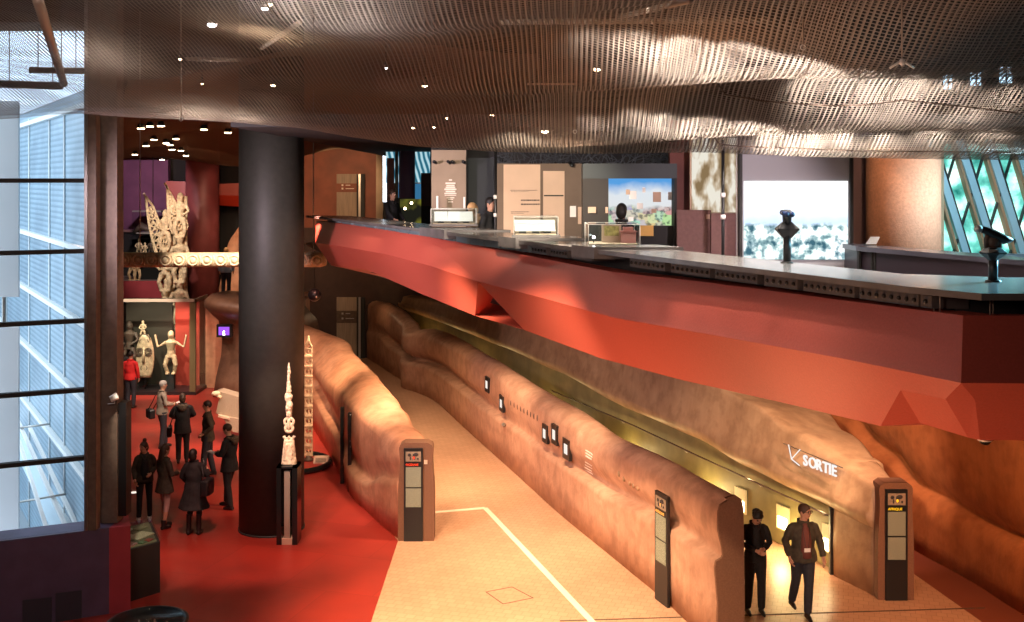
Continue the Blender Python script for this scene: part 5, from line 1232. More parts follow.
for u, v, nm, col, w, h in items:
    q = A-U_*.2+(B-A+U_*.15)*u+V_*v; q = Vector((q.x, q.y, .871)); kind = nm.split()[-1]
    t = thing('displayed_'+kind, nm+' lying in the lit top of the black floor showcase', kind, q, -.4)
    if kind in ('bowl', 'dish'): part(t, 'rim', MB().lathe([(w*.4, 0), (w, .03), (w*.9, .035), (w*.3, .008)], n=20), mat(nm.replace(' ', '_'), col, .6), world=False)
    else: part(t, 'sheet', MB().box((-w, -h, 0), (w, h, .02), bev=.004), mat(nm.replace(' ', '_'), col, .6), world=False); 
# round table-like showcase at the bottom edge
t = thing('round_showcase', 'round black showcase with small figurines, cut by the bottom edge', 'showcase', (-5.02, 15.15, 0))
part(t, 'drum', MB().lathe([(.50, 0), (.50, .88), (.55, .9), (.55, .93), (.52, .935), (.50, .93), (.50, .74), (.02, .74)], n=48), M['black'], world=False); part(t, 'glass_lid', MB().lathe([(.5, .925), (.5, .93)], n=48), M['glass'], world=False)
for k, (x, y, col, nm) in enumerate(((-.15, .1, (.8, .75, .7), 'leftmost white'), (.06, .12, (.75, .3, .2), 'middle reddish'), (.25, .05, (.75, .5, .35), 'rightmost tan'), (.1, -.15, (.5, .3, .2), 'front brown'))):
    mb = MB(); fig(mb, (0, 0, 0), .16); o = mb.build('figurine', mat('figurine_%d' % k, col, .6)); o.location = (-5.02+x, 15.15+y, .745); o.rotation_euler = (0, 0, k); tag(o, nm+' of the figurines on the round black showcase', 'figurine')
t = thing('floor_spot', 'small white light disc let into the red floor beside the bun-haired woman', 'floor light', G(134, 493)); part(t, 'disc', MB().lathe([(.1, 0), (.1, .01)], n=20), emis('floor_disc_glow', (1, .85, .75), 1.2), world=False); part(t, 'ring', MB().torus((0, 0, .008), .11, .012), M['steel'], world=False)
t = thing('dome_camera', 'small dome camera fixed under the dark red facets at far right', 'camera', P(985, 440.5, 8.6)); part(t, 'dome', MB().ell((0, 0, 0), (.045, .045, .035)), M['blackgloss'], world=False); part(t, 'ring', MB().torus((0, 0, .01), .045, .012), M['white'], world=False)

# ------------------------------------------------------------ people
def rotz(v, a): return Vector((v.x*math.cos(a)-v.y*math.sin(a), v.x*math.sin(a)+v.y*math.cos(a), v.z))
def person(label, loc, h, face, top, bottom, shoe, hair, hairc, legs=None, arms=None, head=(0, 0), lean=(0, 0), coat=0, flare=1.0, hood=False, hat=None, bulk=1.0, shirt=None, skirt=False, glasses=False, boots=0, group=None, female=False, voxel=.011, lower_hidden=False, open_front=False):
    """face : rotation about z, 0 = looking towards the camera (-Y). legs: ((x,y) left foot, (x,y) right foot, knee bend); arms: elbow+wrist per side in body space"""
    s = h/1.75
    t = thing('person', label, 'person', loc, face)
    lx, ly = lean
    def V(x, y, z):
        f = max(0, z-.92); return Vector(((x+lx*f)*s, (y+ly*f)*s, z*s))
    legs = legs or (((-.10, 0), 0), ((.10, 0), 0))
    hipx = .09
    arms = arms or (((-.26, .02, 1.16), (-.24, -.06, .92)), ((.26, .02, 1.16), (.24, -.06, .92)))
    J = []
    for k, sx in enumerate((-1, 1)):
        (fx, fy), lift = legs[k]; hip = V(sx*hipx, 0, .93); ank = Vector((fx*s, fy*s, (.09+lift)*s)); knee = (hip+ank)/2+Vector((0, -(.03+.12*max(0, lift*3))*s, .0)); J.append((hip, knee, ank))
    shx = .165 if female else .185
    A_ = []
    for k, sx in enumerate((-1, 1)):
        e, w = arms[k]; A_.append((V(sx*shx, .01, 1.43), V(*e), V(*w)))
    pitch, yaw = head
    neck = V(0, 0, 1.5); hd = Matrix.Rotation(yaw, 3, 'Z') @ Matrix.Rotation(pitch, 3, 'X')
    def Hh(x, y, z): return neck+hd @ (Vector((x, y-.015, z))*s)
    # body --------------------------------------------------
    mb = MB()
    mb.tube([V(0, 0, .86), V(0, 0, .95), V(0, 0, 1.1), V(0, 0, 1.25), V(0, 0, 1.38), V(0, 0, 1.45), V(0, 0, 1.5)], [(.12*s, .09*s), (.155*s, .11*s), (.13*s, .095*s), (.15*s, .11*s), (.135*s, .085*s), (.08*s, .06*s), (.055*s, .05*s)], 16)
    mb.tube([V(0, 0, 1.44), Hh(0, 0, .06), Hh(0, 0, .1)], [.062*s, .055*s, .055*s], 12)
    mb.ell(Hh(0, -.005, .145), (.072*s, .092*s, .112*s), hd); mb.ell(Hh(0, -.045, .075), (.05*s, .045*s, .045*s), hd)
    mb.tube([Hh(0, -.088, .155), Hh(0, -.112, .115)], [.010*s, .017*s], 8)
    for sx in (-1, 1): mb.ell(Hh(sx*.073, .01, .13), (.012*s, .02*s, .032*s), hd, 8, 6)
    for hip, knee, ank in J:
        mb.tube([hip+Vector((0, 0, .02*s)), hip.lerp(knee, .3), hip.lerp(knee, .9), knee.lerp(ank, .1), knee.lerp(ank, .4), ank, ank-Vector((0, 0, .05*s))], [.085*s, .085*s, .055*s, .052*s, .055*s, .036*s, .04*s], 12)
        mb.tube([ank+Vector((0, .05*s, -.055*s)), ank+Vector((0, -.05*s, -.055*s)), ank+Vector((0, -.14*s, -.065*s))], [.032*s, .035*s, .025*s], 8)
    hands = []
    for k, (sh, el, wr) in enumerate(A_):
        sh1 = sh-Vector((sh.x*.1, 0, .045*s)); mb.tube([sh-Vector((sh.x*.5, 0, .04*s)), sh-Vector((sh.x*.22, 0, .035*s)), sh1, sh1.lerp(el, .3), sh1.lerp(el, .6), el, el.lerp(wr, .4), wr], [.032*s, .036*s, .040*s, .042*s, .042*s, .036*s, .036*s, .026*s], 12)
        d_ = (wr-el).normalized(); side = Vector((0, -1, 0)) if abs(d_.z) > .7 else Vector((0, 0, 1)); side = (side-d_*side.dot(d_)).normalized(); out = d_.cross(side).normalized()
        inw = out if (out.x*(-1 if k == 0 else 1)) < 0 else -out   # palm direction
        mb.tube([wr-d_*.01*s, wr+d_*.03*s, wr+d_*.085*s], [(.026*s, .018*s), (.032*s, .02*s), (.036*s, .018*s)], 10)
        for j in range(4):
            o_ = side*((j-1.5)*-.019*s); ln = (.062, .075, .07, .055)[j]*s; b0 = wr+d_*.078*s+o_
            mb.tube([b0, b0+d_*ln*.5+inw*.006*s, b0+d_*ln*.85+inw*.025*s, b0+d_*ln*.95+inw*.04*s], [.0105*s, .010*s, .009*s, .007*s], 8)
        mb.tube([wr+d_*.02*s+side*.02*s, wr+d_*.055*s+side*.045*s+inw*.012*s, wr+d_*.09*s+side*.05*s+inw*.025*s], [.013*s, .012*s, .009*s], 8)
    body = remesh(mb, voxel*.75, 2); part(t, 'body', body, M['skin'], world=False)
    # eyes + mouth
    mb = MB()
    for sx in (-1, 1): mb.ell(Hh(sx*.030, -.086, .148), (.012*s, .008*s, .007*s), hd, 8, 6); mb.tube([Hh(sx*.018, -.094, .167), Hh(sx*.045, -.086, .168)], .004*s, 5)
    part(t, 'eyes', mb, M['ink'], world=False)
    part(t, 'mouth', MB().tube([Hh(-.022, -.085, .083), Hh(0, -.092, .081), Hh(.022, -.085, .083)], .005*s, 5), mat('lips', (.35, .10, .08), .5) if 'lips' not in bpy.data.materials else bpy.data.materials['lips'], world=False)
    # trousers ----------------------------------------------
    mb = MB(); mb.tube([V(0, 0, .84), V(0, .0, .92), V(0, 0, 1.04)], [(.13*s, .11*s), (.17*s, .13*s), (.155*s, .12*s)], 14)
    slim = .85 if female else 1.0
    for hip, knee, ank in J:
        zc_ = boots
        end = ank.lerp(knee, .02) if not boots else ank.lerp(knee, .55)
        mb.tube([hip+Vector((0, 0, .03*s)), hip.lerp(knee, .35), knee, knee.lerp(end, .5), end], [.105*s*slim, .10*s*slim, .073*s*slim, .07*s*slim, (.06 if not boots else .06)*s*slim], 12)
    part(t, 'skirt' if skirt else 'trousers', remesh(mb, voxel, 2), M[bottom], world=False)
    for k, (hip, knee, ank) in enumerate(J):
        mb = MB(); zf = -.09*s; fo = Vector((0, 0, 0))
        mb.tube([ank+Vector((0, .07*s, zf+.035*s)), ank+Vector((0, 0, zf+.045*s)), ank+Vector((0, -.09*s, zf+.035*s)), ank+Vector((0, -.165*s, zf+.022*s))], [(.036*s, .034*s), (.042*s, .042*s), (.045*s, .034*s), (.03*s, .02*s)], 12)
        mb.tube([ank+Vector((0, .015*s, zf+.03*s)), ank+Vector((0, .01*s, .03*s+boots*s))], [.045*s, (.05 if not boots else .055)*s], 12)
        part(t, 'shoe', remesh(mb, voxel*.8, 1), M[shoe], world=False)
    # top ---------------------------------------------------
    mb = MB(); hem = .88-coat; b = bulk
    pr = [V(0, 0, hem), V(0, 0, hem+.12*(1+coat)), V(0, 0, 1.08), V(0, 0, 1.22), V(0, 0, 1.36), V(0, .0, 1.44), V(0, .005, 1.50)]
    ww = [((.20 if coat < .2 else .19)*flare*s*b, .16*flare*s*b), (.185*(1+(flare-1)*.6)*s*b, .145*(1+(flare-1)*.6)*s*b), (.158*s*b, .125*s*b), (.168*s*b, .135*s*b), ((shx-.02)*s*b, .115*s*b), (.125*s*b, .085*s*b), (.07*s, .068*s)]
    mb.tube(pr, ww, 20)
    for k, (sh, el, wr) in enumerate(A_):
        sh2 = sh-Vector((sh.x*.06, 0, .035*s)); mb.tube([sh-Vector((sh.x*.5, 0, .025*s)), sh-Vector((sh.x*.18, 0, .018*s)), sh2, sh2.lerp(el, .25), sh2.lerp(el, .6), el, el.lerp(wr, .5), el.lerp(wr, .93)], [.05*s*b, .056*s*b, .062*s*b, .064*s*b, .06*s*b, .054*s*b, .05*s*b, .044*s*b], 12)
    part(t, 'coat' if coat > .1 else 'jacket', remesh(mb, voxel, 3, .012, 9), M[top], world=False)
    part(t, 'collar', MB().tube([V(-.06, .06, 1.50), V(-.085, 0, 1.50), V(-.055, -.085, 1.44), V(0, -.115, 1.38)], .018*s, 8).tube([V(.06, .06, 1.50), V(.085, 0, 1.50), V(.055, -.085, 1.44), V(0, -.115, 1.38)], .018*s, 8).tube([V(-.06, .06, 1.50), V(.06, .06, 1.50)], .02*s, 8), M[top], world=False)
    if shirt:
        part(t, 'shirt', MB().loft([[V(-w_, -y_*b+.02, z), V(-w_*.5, -y_*b-.006, z), V(0, -y_*b-.012, z), V(w_*.5, -y_*b-.006, z), V(w_, -y_*b+.02, z), V(w_*.5, -y_*b+.05, z), V(-w_*.5, -y_*b+.05, z)] for w_, y_, z in ((.08, .150, .95), (.085, .135, 1.08), (.085, .146, 1.22), (.065, .128, 1.36), (.045, .098, 1.44), (.035, .075, 1.47))]), M[shirt], world=False)
    # hair --------------------------------------------------
    mb = MB(); mb.ell(Hh(0, .004, .165), (.083*s, .103*s, .098*s), hd)
    if hair in ('long', 'bob', 'bun'): mb.ell(Hh(0, .035, .12), (.083*s, .085*s, .11*s), hd)
    if hair == 'long': mb.tube([Hh(0, .06, .14), Hh(0, .095, .0), Hh(0, .12, -.14), Hh(0, .12, -.26)], [(.085*s, .05*s), (.09*s, .045*s), (.085*s, .035*s), (.04*s, .02*s)], 14)
    if hair == 'bun': mb.ell(Hh(0, .035, .285), (.045*s, .045*s, .045*s), hd)
    if hair == 'tousled':
        rnd = random.Random(5)
        for k in range(26): a = rnd.uniform(0, 2*PI); b_e = rnd.uniform(.1, 1.3); mb.ell(Hh(.08*math.cos(a)*math.cos(b_e), .02+.095*math.sin(a)*math.cos(b_e), .165+.095*math.sin(b_e)), (.024*s, .024*s, .022*s), hd, 8, 6)
    # carve face opening: cut everything in front of the face plane
    hb = remesh(mb, voxel*.8, 1)
    cut = Hh(0, -.040, .14); nf = (hd @ Vector((0, -1, -.85))).normalized()
    bmesh.ops.bisect_plane(hb.bm, geom=hb.bm.verts[:]+hb.bm.edges[:]+hb.bm.faces[:], plane_co=cut, plane_no=nf, clear_outer=True)
    bmesh.ops.holes_fill(hb.bm, edges=[e for e in hb.bm.edges if e.is_boundary], sides=0)
    part(t, 'hair', hb, M[hairc], world=False)
    if glasses:
        mb = MB()
        for sx in (-1, 1): mb.torus(Hh(sx*.032, -.1, .148), .022*s, .004*s, 'y', 12, 5); mb.tube([Hh(sx*.055, -.1, .15), Hh(sx*.078, 0, .148)], .0035*s, 5)
        mb.tube([Hh(-.01, -.103, .15), Hh(.01, -.103, .15)], .0035*s, 5); part(t, 'glasses', mb, M['black'], world=False)
    if hood: part(t, 'fur_hood', remesh(MB().torus(V(0, .07, 1.46), .095*s, .04*s, 'z', 20, 8).ell(V(0, .14, 1.42), (.11*s, .06*s, .09*s)), voxel, 2, .012, 40), M['fur'], world=False)
    t['_s'] = s
    return t, V, A_
def Wp(t, v): return Matrix.Translation(t.location) @ Matrix.Rotation(t.rotation_euler.z, 4, 'Z') @ Vector(v)
hold = (((-.25, -.02, 1.16), (-.10, -.26, 1.12)), ((.25, -.02, 1.16), (.08, -.26, 1.12)))
def shoulder_bag(t, label, pos, sz, strap_to, m='bag'):
    """bag hung from a shoulder, its own thing"""
    p = Wp(t, pos); b_ = thing('shoulder_bag', label, 'bag', p, t.rotation_euler.z)
    part(b_, 'bag_body', remesh(MB().box((-sz[0]/2, -sz[1]/2, -sz[2]/2), (sz[0]/2, sz[1]/2, sz[2]/2), bev=.03), .012, 3, .01, 8), M[m], world=False)
    q = Vector(strap_to)-Vector(pos); part(b_, 'strap', MB().tube([(-.0, -sz[1]*.4, sz[2]/2-.02), q*.6+Vector((0, -.06, 0)), q+Vector((0, -.03, .03)), q+Vector((0, .05, .02)), q*.6+Vector((0, .07, 0)), (0, sz[1]*.4, sz[2]/2-.02)], .011, 6), M[m], world=False)
    return b_
def paper(t, pos, label, rx=.3, sz=(.15, .21)):
    p = Wp(t, pos); o = thing('paper_sheet', label, 'paper', p, t.rotation_euler.z); part(o, 'sheet', MB().slab([(-sz[0]/2, 0, 0), (sz[0]/2, 0, 0), (sz[0]/2, -sz[1]*.9, .05), (-sz[0]/2, -sz[1]*.9, .05)], (0, 0, .004)), M['paper'], world=False)
# a  person in red
g = G(130.5, 408)
person('person in a red jumper and dark trousers, seen from behind at the mask showcase', g, 1.74, PI-.2, 'redcloth', 'navy', 'shoeblack', 'short', 'hairdark', head=(0, .1), female=False, voxel=.014)
g = G(121.5, 404); person('person in black, mostly hidden by the brown post, beside the one in red', g, 1.78, PI+.3, 'coatblack', 'coatblack', 'shoeblack', 'short', 'hairdark', voxel=.015)
# b grey haired man
t, V, A_ = person('grey-haired person in a grey-beige jacket holding a white leaflet', G(162, 448), 1.76, 2.2, 'greyjkt', 'navy', 'shoeblack', 'short', 'hairgrey', legs=(((-.09, .05), 0), ((.1, -.12), 0)), arms=hold, head=(.1, .0), voxel=.013)
paper(t, (.0, -.34, 1.12), 'white leaflet held by the grey-haired person')
shoulder_bag(t, 'dark shoulder bag at the back of the grey-haired person', (.10, .27, .92), (.34, .16, .24), (.0, .1, 1.42))
# c
t, V, A_ = person('person in a bulky black hooded coat, back turned, middle of three', G(182.5, 463), 1.72, PI+.25, 'coatblack', 'coatblack', 'shoeblack', 'bob', 'hairbrown', coat=.12, bulk=1.12, arms=(((-.28, -.05, 1.2), (-.16, -.24, 1.12)), ((.28, -.05, 1.2), (.2, -.28, 1.1))), voxel=.013, hood=True)
shoulder_bag(t, 'black bag hanging at the hip of the hooded person', (.3, .05, .82), (.12, .34, .26), (.15, .0, 1.46))
# d
person('person in a dark brown jacket turned left beside the pale slab', G(208, 476), 1.78, -1.35, 'coatolive', 'navy', 'shoeblack', 'short', 'hairdark', coat=.06, arms=(((-.24, .1, 1.16), (-.2, -.08, 1.0)), ((.24, .1, 1.18), (.2, -.1, 1.02))), legs=(((-.09, .12), 0), ((.09, -.1), 0)), voxel=.013)
# h behind column
t, V, A_ = person('person in a black coat with fur-trimmed hood beside the dark column', G(229.5, 508), 1.80, -1.9, 'coatblack', 'coatblack', 'shoeblack', 'short', 'hairbrown', coat=.10, bulk=1.08, hood=True, arms=hold, legs=(((-.12, -.15), 0), ((.12, .1), 0)), head=(.25, 0), voxel=.012)
paper(t, (.0, -.33, 1.13), 'pale booklet held by the person with the fur-trimmed hood')
# e bun
person('woman with a high hair bun, dark jacket, black trousers and white trainers', G(144.5, 521), 1.63, .35, 'coatolive', 'coatblack', 'shoewhite', 'bun', 'hairbrown', arms=(((-.23, .03, 1.16), (-.2, -.05, .93)), ((.24, .03, 1.16), (.12, -.2, 1.08))), female=True, head=(.05, -.75), voxel=.012, legs=(((-.12, 0), 0), ((.11, .02), 0)), shirt='coatblack')
# f long hair
person('woman with long brown hair in dark coat, pale pink trousers and ankle boots', G(164.5, 528), 1.68, PI-.7, 'coatolive', 'pinkcloth', 'shoeblack', 'long', 'hairbrown', coat=.12, flare=1.12, arms=hold, female=True, boots=.08, voxel=.012, legs=(((-.08, .06), 0), ((.09, -.07), 0)))
# g black long coat
t, V, A_ = person('woman in a long flared black coat looking up', G(194, 534), 1.70, PI-.15, 'coatblack', 'coatblack', 'shoeblack', 'bob', 'hairdark', coat=.34, flare=1.62, arms=(((-.27, -.02, 1.2), (-.2, -.2, 1.25)), ((.26, 0, 1.16), (.22, -.16, 1.0))), female=True, boots=.3, head=(-.4, 0), voxel=.012, bulk=1.05, legs=(((-.11, 0), 0), ((.09, .03), 0)))
shoulder_bag(t, 'black handbag at the side of the woman in the long flared coat', (-.33, .12, .98), (.16, .36, .32), (-.17, .0, 1.46))
t, V, A_ = t, V, A_
# i phone man
t, V, A_ = person('man in black looking down at his hands by the end of the rose-brown wall', G(755, 613), 1.72, .1, 'coatblack', 'coatblack', 'shoeblack', 'tousled', 'hairdark', arms=(((-.24, -.02, 1.16), (-.05, -.24, 1.10)), ((.24, -.02, 1.16), (.06, -.24, 1.12))), head=(.6, .1), legs=(((-.12, .02), 0), ((.10, -.03), 0)), bulk=.98, voxel=.010, shirt='coatblack')
# j walking man
t, V, A_ = person('man with glasses in dark jacket and maroon shirt walking past the light boxes', G(803, 616), 1.80, .1, 'coatolive', 'navy', 'shoeblack', 'short', 'hairbrown', arms=(((-.27, .05, 1.17), (-.22, -.02, .93)), ((.28, .02, 1.16), (.31, -.05, .92))), head=(.05, .75), legs=(((-.10, .22), .08), ((.03, -.12), 0)), shirt='maroonshirt', glasses=True, bulk=1.14, voxel=.010)
p = Wp(t, (.0, -.19, 1.12)); o = thing('name_badge', 'white name badge on a lanyard worn by the walking man', 'badge', p, .1); part(o, 'card', MB().box((-.05, -.005, -.03), (.05, .0, .03)), M['paper'], world=False); part(o, 'lanyard', MB().tube([(-.02, .0, .03), (-.045, .02, .2), (-.06, .07, .34)], .004, 5).tube([(.02, 0, .03), (.045, .02, .2), (.06, .07, .34)], .004, 5), M['ink'], world=False)
# mezzanine people
def mez(px, Y, ytop, h, label, *a, **k):
    x = (px-CX)*Y/F; return person(label, (x, Y, 5.05), h, *a, **k)
mez(392, 25.9, 188, 1.72, 'person in a black T-shirt standing behind the counter by the yellow-green panel', .9, 'coatblack', 'coatblack', 'shoeblack', 'short', 'hairbrown', arms=(((-.24, -.1, 1.2), (-.2, -.28, 1.05)), ((.24, -.02, 1.18), (.2, -.2, 1.0))), voxel=.014)
mez(490.0, 18.4, 200, 1.66, 'dark-haired person in black at the counter beside the thin pole', 1.0, 'coatblack', 'coatblack', 'shoeblack', 'short', 'hairdark', voxel=.013, bulk=1.05)
mez(480.0, 19.0, 206, 1.58, 'fair-haired person in a tan coat bending over the furthest glass case', -.8, 'tancloth', 'navy', 'shoeblack', 'bob', 'hairfair', lean=(0, -.2), head=(.5, 0), voxel=.013, female=True)
mez(621.5, 15.35, 205, 1.62, 'dark silhouetted person standing in front of the lit skyline picture', PI-.3, 'coatblack', 'coatblack', 'shoeblack', 'bob', 'hairdark', voxel=.013, female=True)
t = person('person in a pale blue shirt far off between the red and dark columns', ((226-CX)*37.4/F, 37.4, 3.0), 1.7, PI, 'bluecloth', 'navy', 'shoeblack', 'short', 'hairfair', voxel=.016)[0]
tt = thing('raised_walkway', 'low raised walkway behind the leather alcove', 'platform', (t.location.x, 37.9, 0)); part(tt, 'deck', MB().box((t.location.x-.6, 37.75-.7, 0), (t.location.x+2.5, 39.3, 3.0)), M['leatherD'])

# ------------------------------------------------------------ light
w = bpy.data.worlds.new('world'); SC.world = w; w.use_nodes = True
bg = w.node_tree.nodes['Background']; bg.inputs[0].default_value = (.72, .86, 1, 1); bg.inputs[1].default_value = 2.7
def lamp(kind, loc, power, col, size=.1, target=None, ang=60, blend=.6, name='room_or_fill_lamp'):
    d_ = bpy.data.lights.new(name, kind); d_.energy = power; d_.color = col
    o = bpy.data.objects.new(name, d_); C.objects.link(o); o.location = loc
    if kind == 'SPOT': d_.spot_size = R(ang); d_.spot_blend = blend; d_.shadow_soft_size = size
    elif kind == 'AREA': d_.size = size
    else: d_.shadow_soft_size = size
    if target is not None: o.rotation_euler = (Vector(target)-Vector(loc)).to_track_quat('-Z', 'Y').to_euler()
    return o
W1 = (1, .72, .46); W2 = (1, .62, .34); W3 = (1, .85, .68)
# walkway 1 (beyond the parapet line the lamps sit under the mezzanine slab)
lamp('SPOT', (-2.6, 15.0, 7.2), 6500, W1, .08, (-.3, 18.3, 0), 62, 1)
lamp('SPOT', (-.8, 11.5, 7.2), 4800, W1, .08, (.6, 16.2, 0), 60, 1)
lamp('SPOT', (.4, 20.8, 4.8), 1500, W1, .15, (-.3, 22.5, 0), 100, 1)
lamp('SPOT', (-1.2, 25, 4.8), 1500, W1, .15, (-1.8, 26.5, 0), 100, 1)
lamp('SPOT', (-3.2, 30, 4.8), 500, W1, .15, (-3.4, 31, 0), 100, 1)
lamp('SPOT', (-4.4, 36, 4.8), 90, W1, .15, (-4.6, 37, 0), 100, 1)
lamp('SPOT', (-3.4, 14.5, 7.2), 2000, (1, .68, .5), .15, (1.6, 19.0, .6), 44, 1)
lamp('SPOT', (-3.6, 22.5, 4.4), 750, (1, .68, .5), .15, (-.9, 26.0, .9), 80, 1)
lamp('SPOT', (.8, 8.5, 3.2), 1100, (1, .66, .48), .15, (3.3, 16.8, 1), 36, 1)  # added camera-side spot lifting the end of wall A, no fitting there
lamp('SPOT', (2.6, 9.5, 2.6), 900, (1, .62, .45), .15, (6.4, 18.5, .8), 24, 1)  # added camera-side spot lifting the right pillar
# on wall D top
lamp('SPOT', (-2.4, 22.6, 4.75), 1000, W1, .12, (-3.6, 25.0, 1.5), 90, 1)
lamp('SPOT', (-4.6, 27.0, 4.75), 1400, W1, .12, (-5.2, 29.6, 1.5), 95, 1)
lamp('SPOT', (-3.6, 18.6, 7.2), 1200, W1, .1, (-2.6, 22.2, 1.2), 40, 1)
# red hall
RW = (1, .66, .52)
for x, y, tx, ty, e in ((-8.5, 22, -8.5, 25, 1100), (-6.0, 18.5, -5.2, 20.5, 200), (-8.5, 28, -8.5, 31, 1500), (-11, 32, -11.2, 34.5, 900), (-7.2, 18.8, -6.9, 21.5, 250)):
    lamp('SPOT', (x, y, 7.3), e, RW, .1, (tx, ty, 0), 80)
lamp('SPOT', (-5.2, 18.2, 7.2), 1500, (1, .45, .35), .06, (-4.9, 21.2, 0), 40)
lamp('SPOT', (-4.4, 24.2, 6.5), 500, (1, .4, .3), .06, (-5.2, 26.5, 0), 60)
lamp('SPOT', (-4.6, 17.5, 7.2), 1500, W3, .05, (-4.3, 21.2, 2.3), 22)
lamp('SPOT', (-8.6, 21.5, 7.4), 3800, W3, .05, (-8.4, 26, 5.1), 60); lamp('SPOT', (-6.0, 23.0, 7.6), 2500, W3, .05, (-6.8, 26, 5.1), 40)
lamp('SPOT', (-11.4, 33, 7.4), 1100, W3, .05, (-11.6, 37.5, 5), 40)
lamp('SPOT', (-11.8, 33.2, 5), 1500, W3, .05, (-12, 36.4, 1.4), 50); lamp('SPOT', (-11.9, 35.95, 2.98), 110, W3, .05, (-11.9, 36.5, .9), 100); lamp('SPOT', (-10.8, 35.95, 2.98), 130, (1, .5, .4), .05, (-10.9, 37.0, 1.2), 100); lamp('SPOT', (-6.1, 17.2, 4.5), 260, W3, .05, (-6.35, 19.1, .9), 26)
lamp('SPOT', (-12.5, 37, 7.2), 450, (1, .8, .9), .1, (-13.5, 41.5, 6), 70)
lamp('SPOT', (-10, 32.8, 7.3), 250, (1, .45, .25), .1, (-10.1, 36, 6.8), 60)
lamp('SPOT', (-10, 37.2, 7.4), 160, (1, .6, .4), .1, (-10.2, 41, 6), 60)
lamp('SPOT', (-9, 36, 7.2), 500, W1, .1, (-9.6, 39.6, 4.2), 60)
lamp('SPOT', (-8.5, 32, 6), 70, W1, .1, (-9.6, 35, 2.5), 50)
# far wall
lamp('SPOT', (-6.5, 38.5, 7.8), 600, W2, .1, (-6.5, 43.5, 6.2), 80)
lamp('POINT', (-5.6, 40.5, 2.6), 12, W2, .1)
# walkway 2
for Y in (19.9, 21.9): lamp('SPOT', (bxy(Y)-.05, Y, 1.1), 180, (1, .8, .42), .08, (bxy(Y)-1.1, Y-.6, 0), 90)
for Y, e in ((20.5, 45), (23, 45), (26, 42), (30, 36), (35, 36), (40, 30)): lamp('POINT', (bxy(Y)-.42, Y, .45), e, (1, .72, .30), .12)  # unseen low points added for the orange glow above the lip
lamp('SPOT', (3.2, 17.0, 4.9), 1100, W1, .08, (4.9, 20.8, 1.8), 60)
lamp('SPOT', (6.0, 17.2, 4.9), 1200, (1, .6, .45), .08, (6.0, 20.6, 2.0), 60)
# outer wall
lamp('SPOT', (7.0, 14, 4.9), 1200, (1, .5, .25), .12, (8.0, 19.5, 1.2), 85)
# parapet : warm pink on the left part, dim red right
lamp('SPOT', (-7.0, 14.0, 7.1), 3600, (1, .78, .88), .3, (-2.4, 20.5, 5.7), 70, 1)
lamp('SPOT', (-3.4, 8.5, 7.2), 260, (1, .72, .66), .2, (-.3, 14.4, 5.4), 60, 1)
lamp('SPOT', (-1.5, 5, 7.2), 60, (1, .62, .5), .3, (2.2, 9.5, 5.4), 60)
lamp('SPOT', (-.5, 11.5, 1.2), 1000, (1, .48, .24), .3, (1.6, 11.6, 5.2), 70, 1)  # added uplight standing in for warm floor bounce on the lower facets
lamp('SPOT', (.6, 8.2, 1.6), 750, (1, .48, .24), .3, (3.1, 8.6, 5.2), 55, 1)  # second added uplight, same floor bounce further right
# mezzanine
lamp('SPOT', (.0, 13.2, 7.3), 750, W3, .05, (.3, 16.6, 6.6), 60)
lamp('SPOT', (-1.6, 17.0, 7.3), 120, W3, .05, (-1.2, 19.5, 6.6), 60)
lamp('SPOT', (-2.5, 19, 7.4), 70, W3, .05, (-1.2, 16.5, 6.2), 70)
lamp('SPOT', (.4, 14.5, 7.3), 550, W3, .05, (1.0, 12.9, 6.2), 60)
lamp('SPOT', (2.9, 12.6, 7.2), 250, (1, .8, .85), .05, (3.0, 15.6, 6.3), 70)
lamp('SPOT', (5.1, 15.3, 7.6), 350, (1, .6, .35), .05, (5.9, 17, 6.8), 60)
lamp('SPOT', (6.6, 10.6, 7.15), 4500, (.25, .75, 1), .4, (3.6, 9.2, 6.1), 66, 1); lamp('SPOT', (8.4, 14.4, 7.1), 260, (.9, .95, 1), .1, (6.5, 17, 6.6), 50, 1)  # added spots standing in for window daylight on counter and orange column
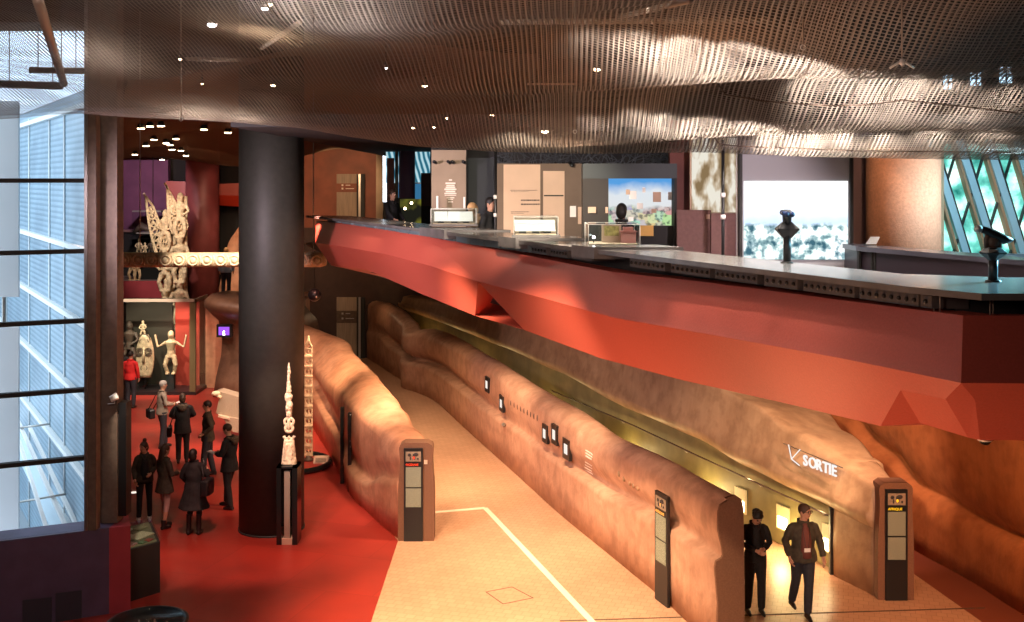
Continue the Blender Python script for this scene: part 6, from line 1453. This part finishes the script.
# grazing lamps over the mesh
def over(px, py, dz, e, col=(1, .84, .72), r=.04):
    p = hit(px, py)
    if p: lamp('POINT', (p.x, p.y+.2, canopy_z(p.x, p.y)+dz), e, col, r, name='mesh_lamp')
def down(px, py, e, dz=.42, ang=105):
    p = hit(px, py)
    if p: lamp('SPOT', (p.x, p.y, canopy_z(p.x, p.y)+dz), e, (1, .88, .78), .03, (p.x, p.y+.05, p.z-1), ang, 1, name='mesh_lamp')
for px, py, e in ((600, 46, 30), (640, 52, 110), (690, 60, 480), (740, 68, 1100), (790, 76, 1500), (840, 82, 1200), (890, 90, 460), (940, 97, 110), (1000, 104, 60)): down(px, py, e, .5)
for px, py, e in ((600, 128, 25), (640, 124, 50), (670, 127, 140), (710, 131, 600), (750, 134, 1100), (790, 137, 900), (830, 141, 360), (880, 145, 110), (930, 140, 70), (990, 135, 60), (900, 118, 60), (960, 120, 50)): down(px, py, e, .42)
down(325, 8, 60, .5); down(100, 55, 14)
lamp('SPOT', (.7, 13.0, 7.15), 50, W3, .05, (.3, 14.2, 6.2), 110, 1); lamp('SPOT', (-.9, 16.2, 7.2), 60, W3, .05, (-1.1, 17.2, 6.2), 110, 1); lamp('SPOT', (-2.6, 20.5, 7.3), 110, W3, .05, (-2.7, 21, 6.2), 110, 1)
over(262, 32, .25, 43.2, (1, .75, .5)); over(325, 8, .5, 86.4, (1, .95, .95)); over(190, 114, .3, 48.6); over(240, 118, .3, 37.8); over(575, 146, .25, 32.4, (1, .7, .5)); over(100, 55, .5, 32.4)
lamp('SPOT', (2, 9, 10.6), 130, (1, .7, .5), .3, (0, 13, 7.5), 140); lamp('SPOT', (-5, 13, 10.6), 50, (1, .7, .5), .3, (-4, 15, 7.5), 140)  # warm fill spots added above the mesh, no fittings
lamp('AREA', (7.2, 15.6, 7.3), 150, (.55, .85, 1), 1, (7.6, 18.6, 6.6)); lamp('AREA', (-4, 3, 8.2), 260, (1, .72, .62), 2.5, (-7, 18, 2))  # added area fills: cool one on the lattice boards, broad one from camera side
SC.view_settings.view_transform = 'Standard'; SC.view_settings.look = 'None'; SC.view_settings.exposure = 0; SC.view_settings.gamma = 1; SC.view_settings.use_curve_mapping = False
cy = SC.cycles; cy.use_denoising = True; cy.max_bounces = 6; cy.diffuse_bounces = 3; cy.glossy_bounces = 2; cy.transparent_max_bounces = 10; cy.sample_clamp_indirect = 4; cy.sample_clamp_direct = 20; cy.caustics_reflective = False; cy.caustics_refractive = False
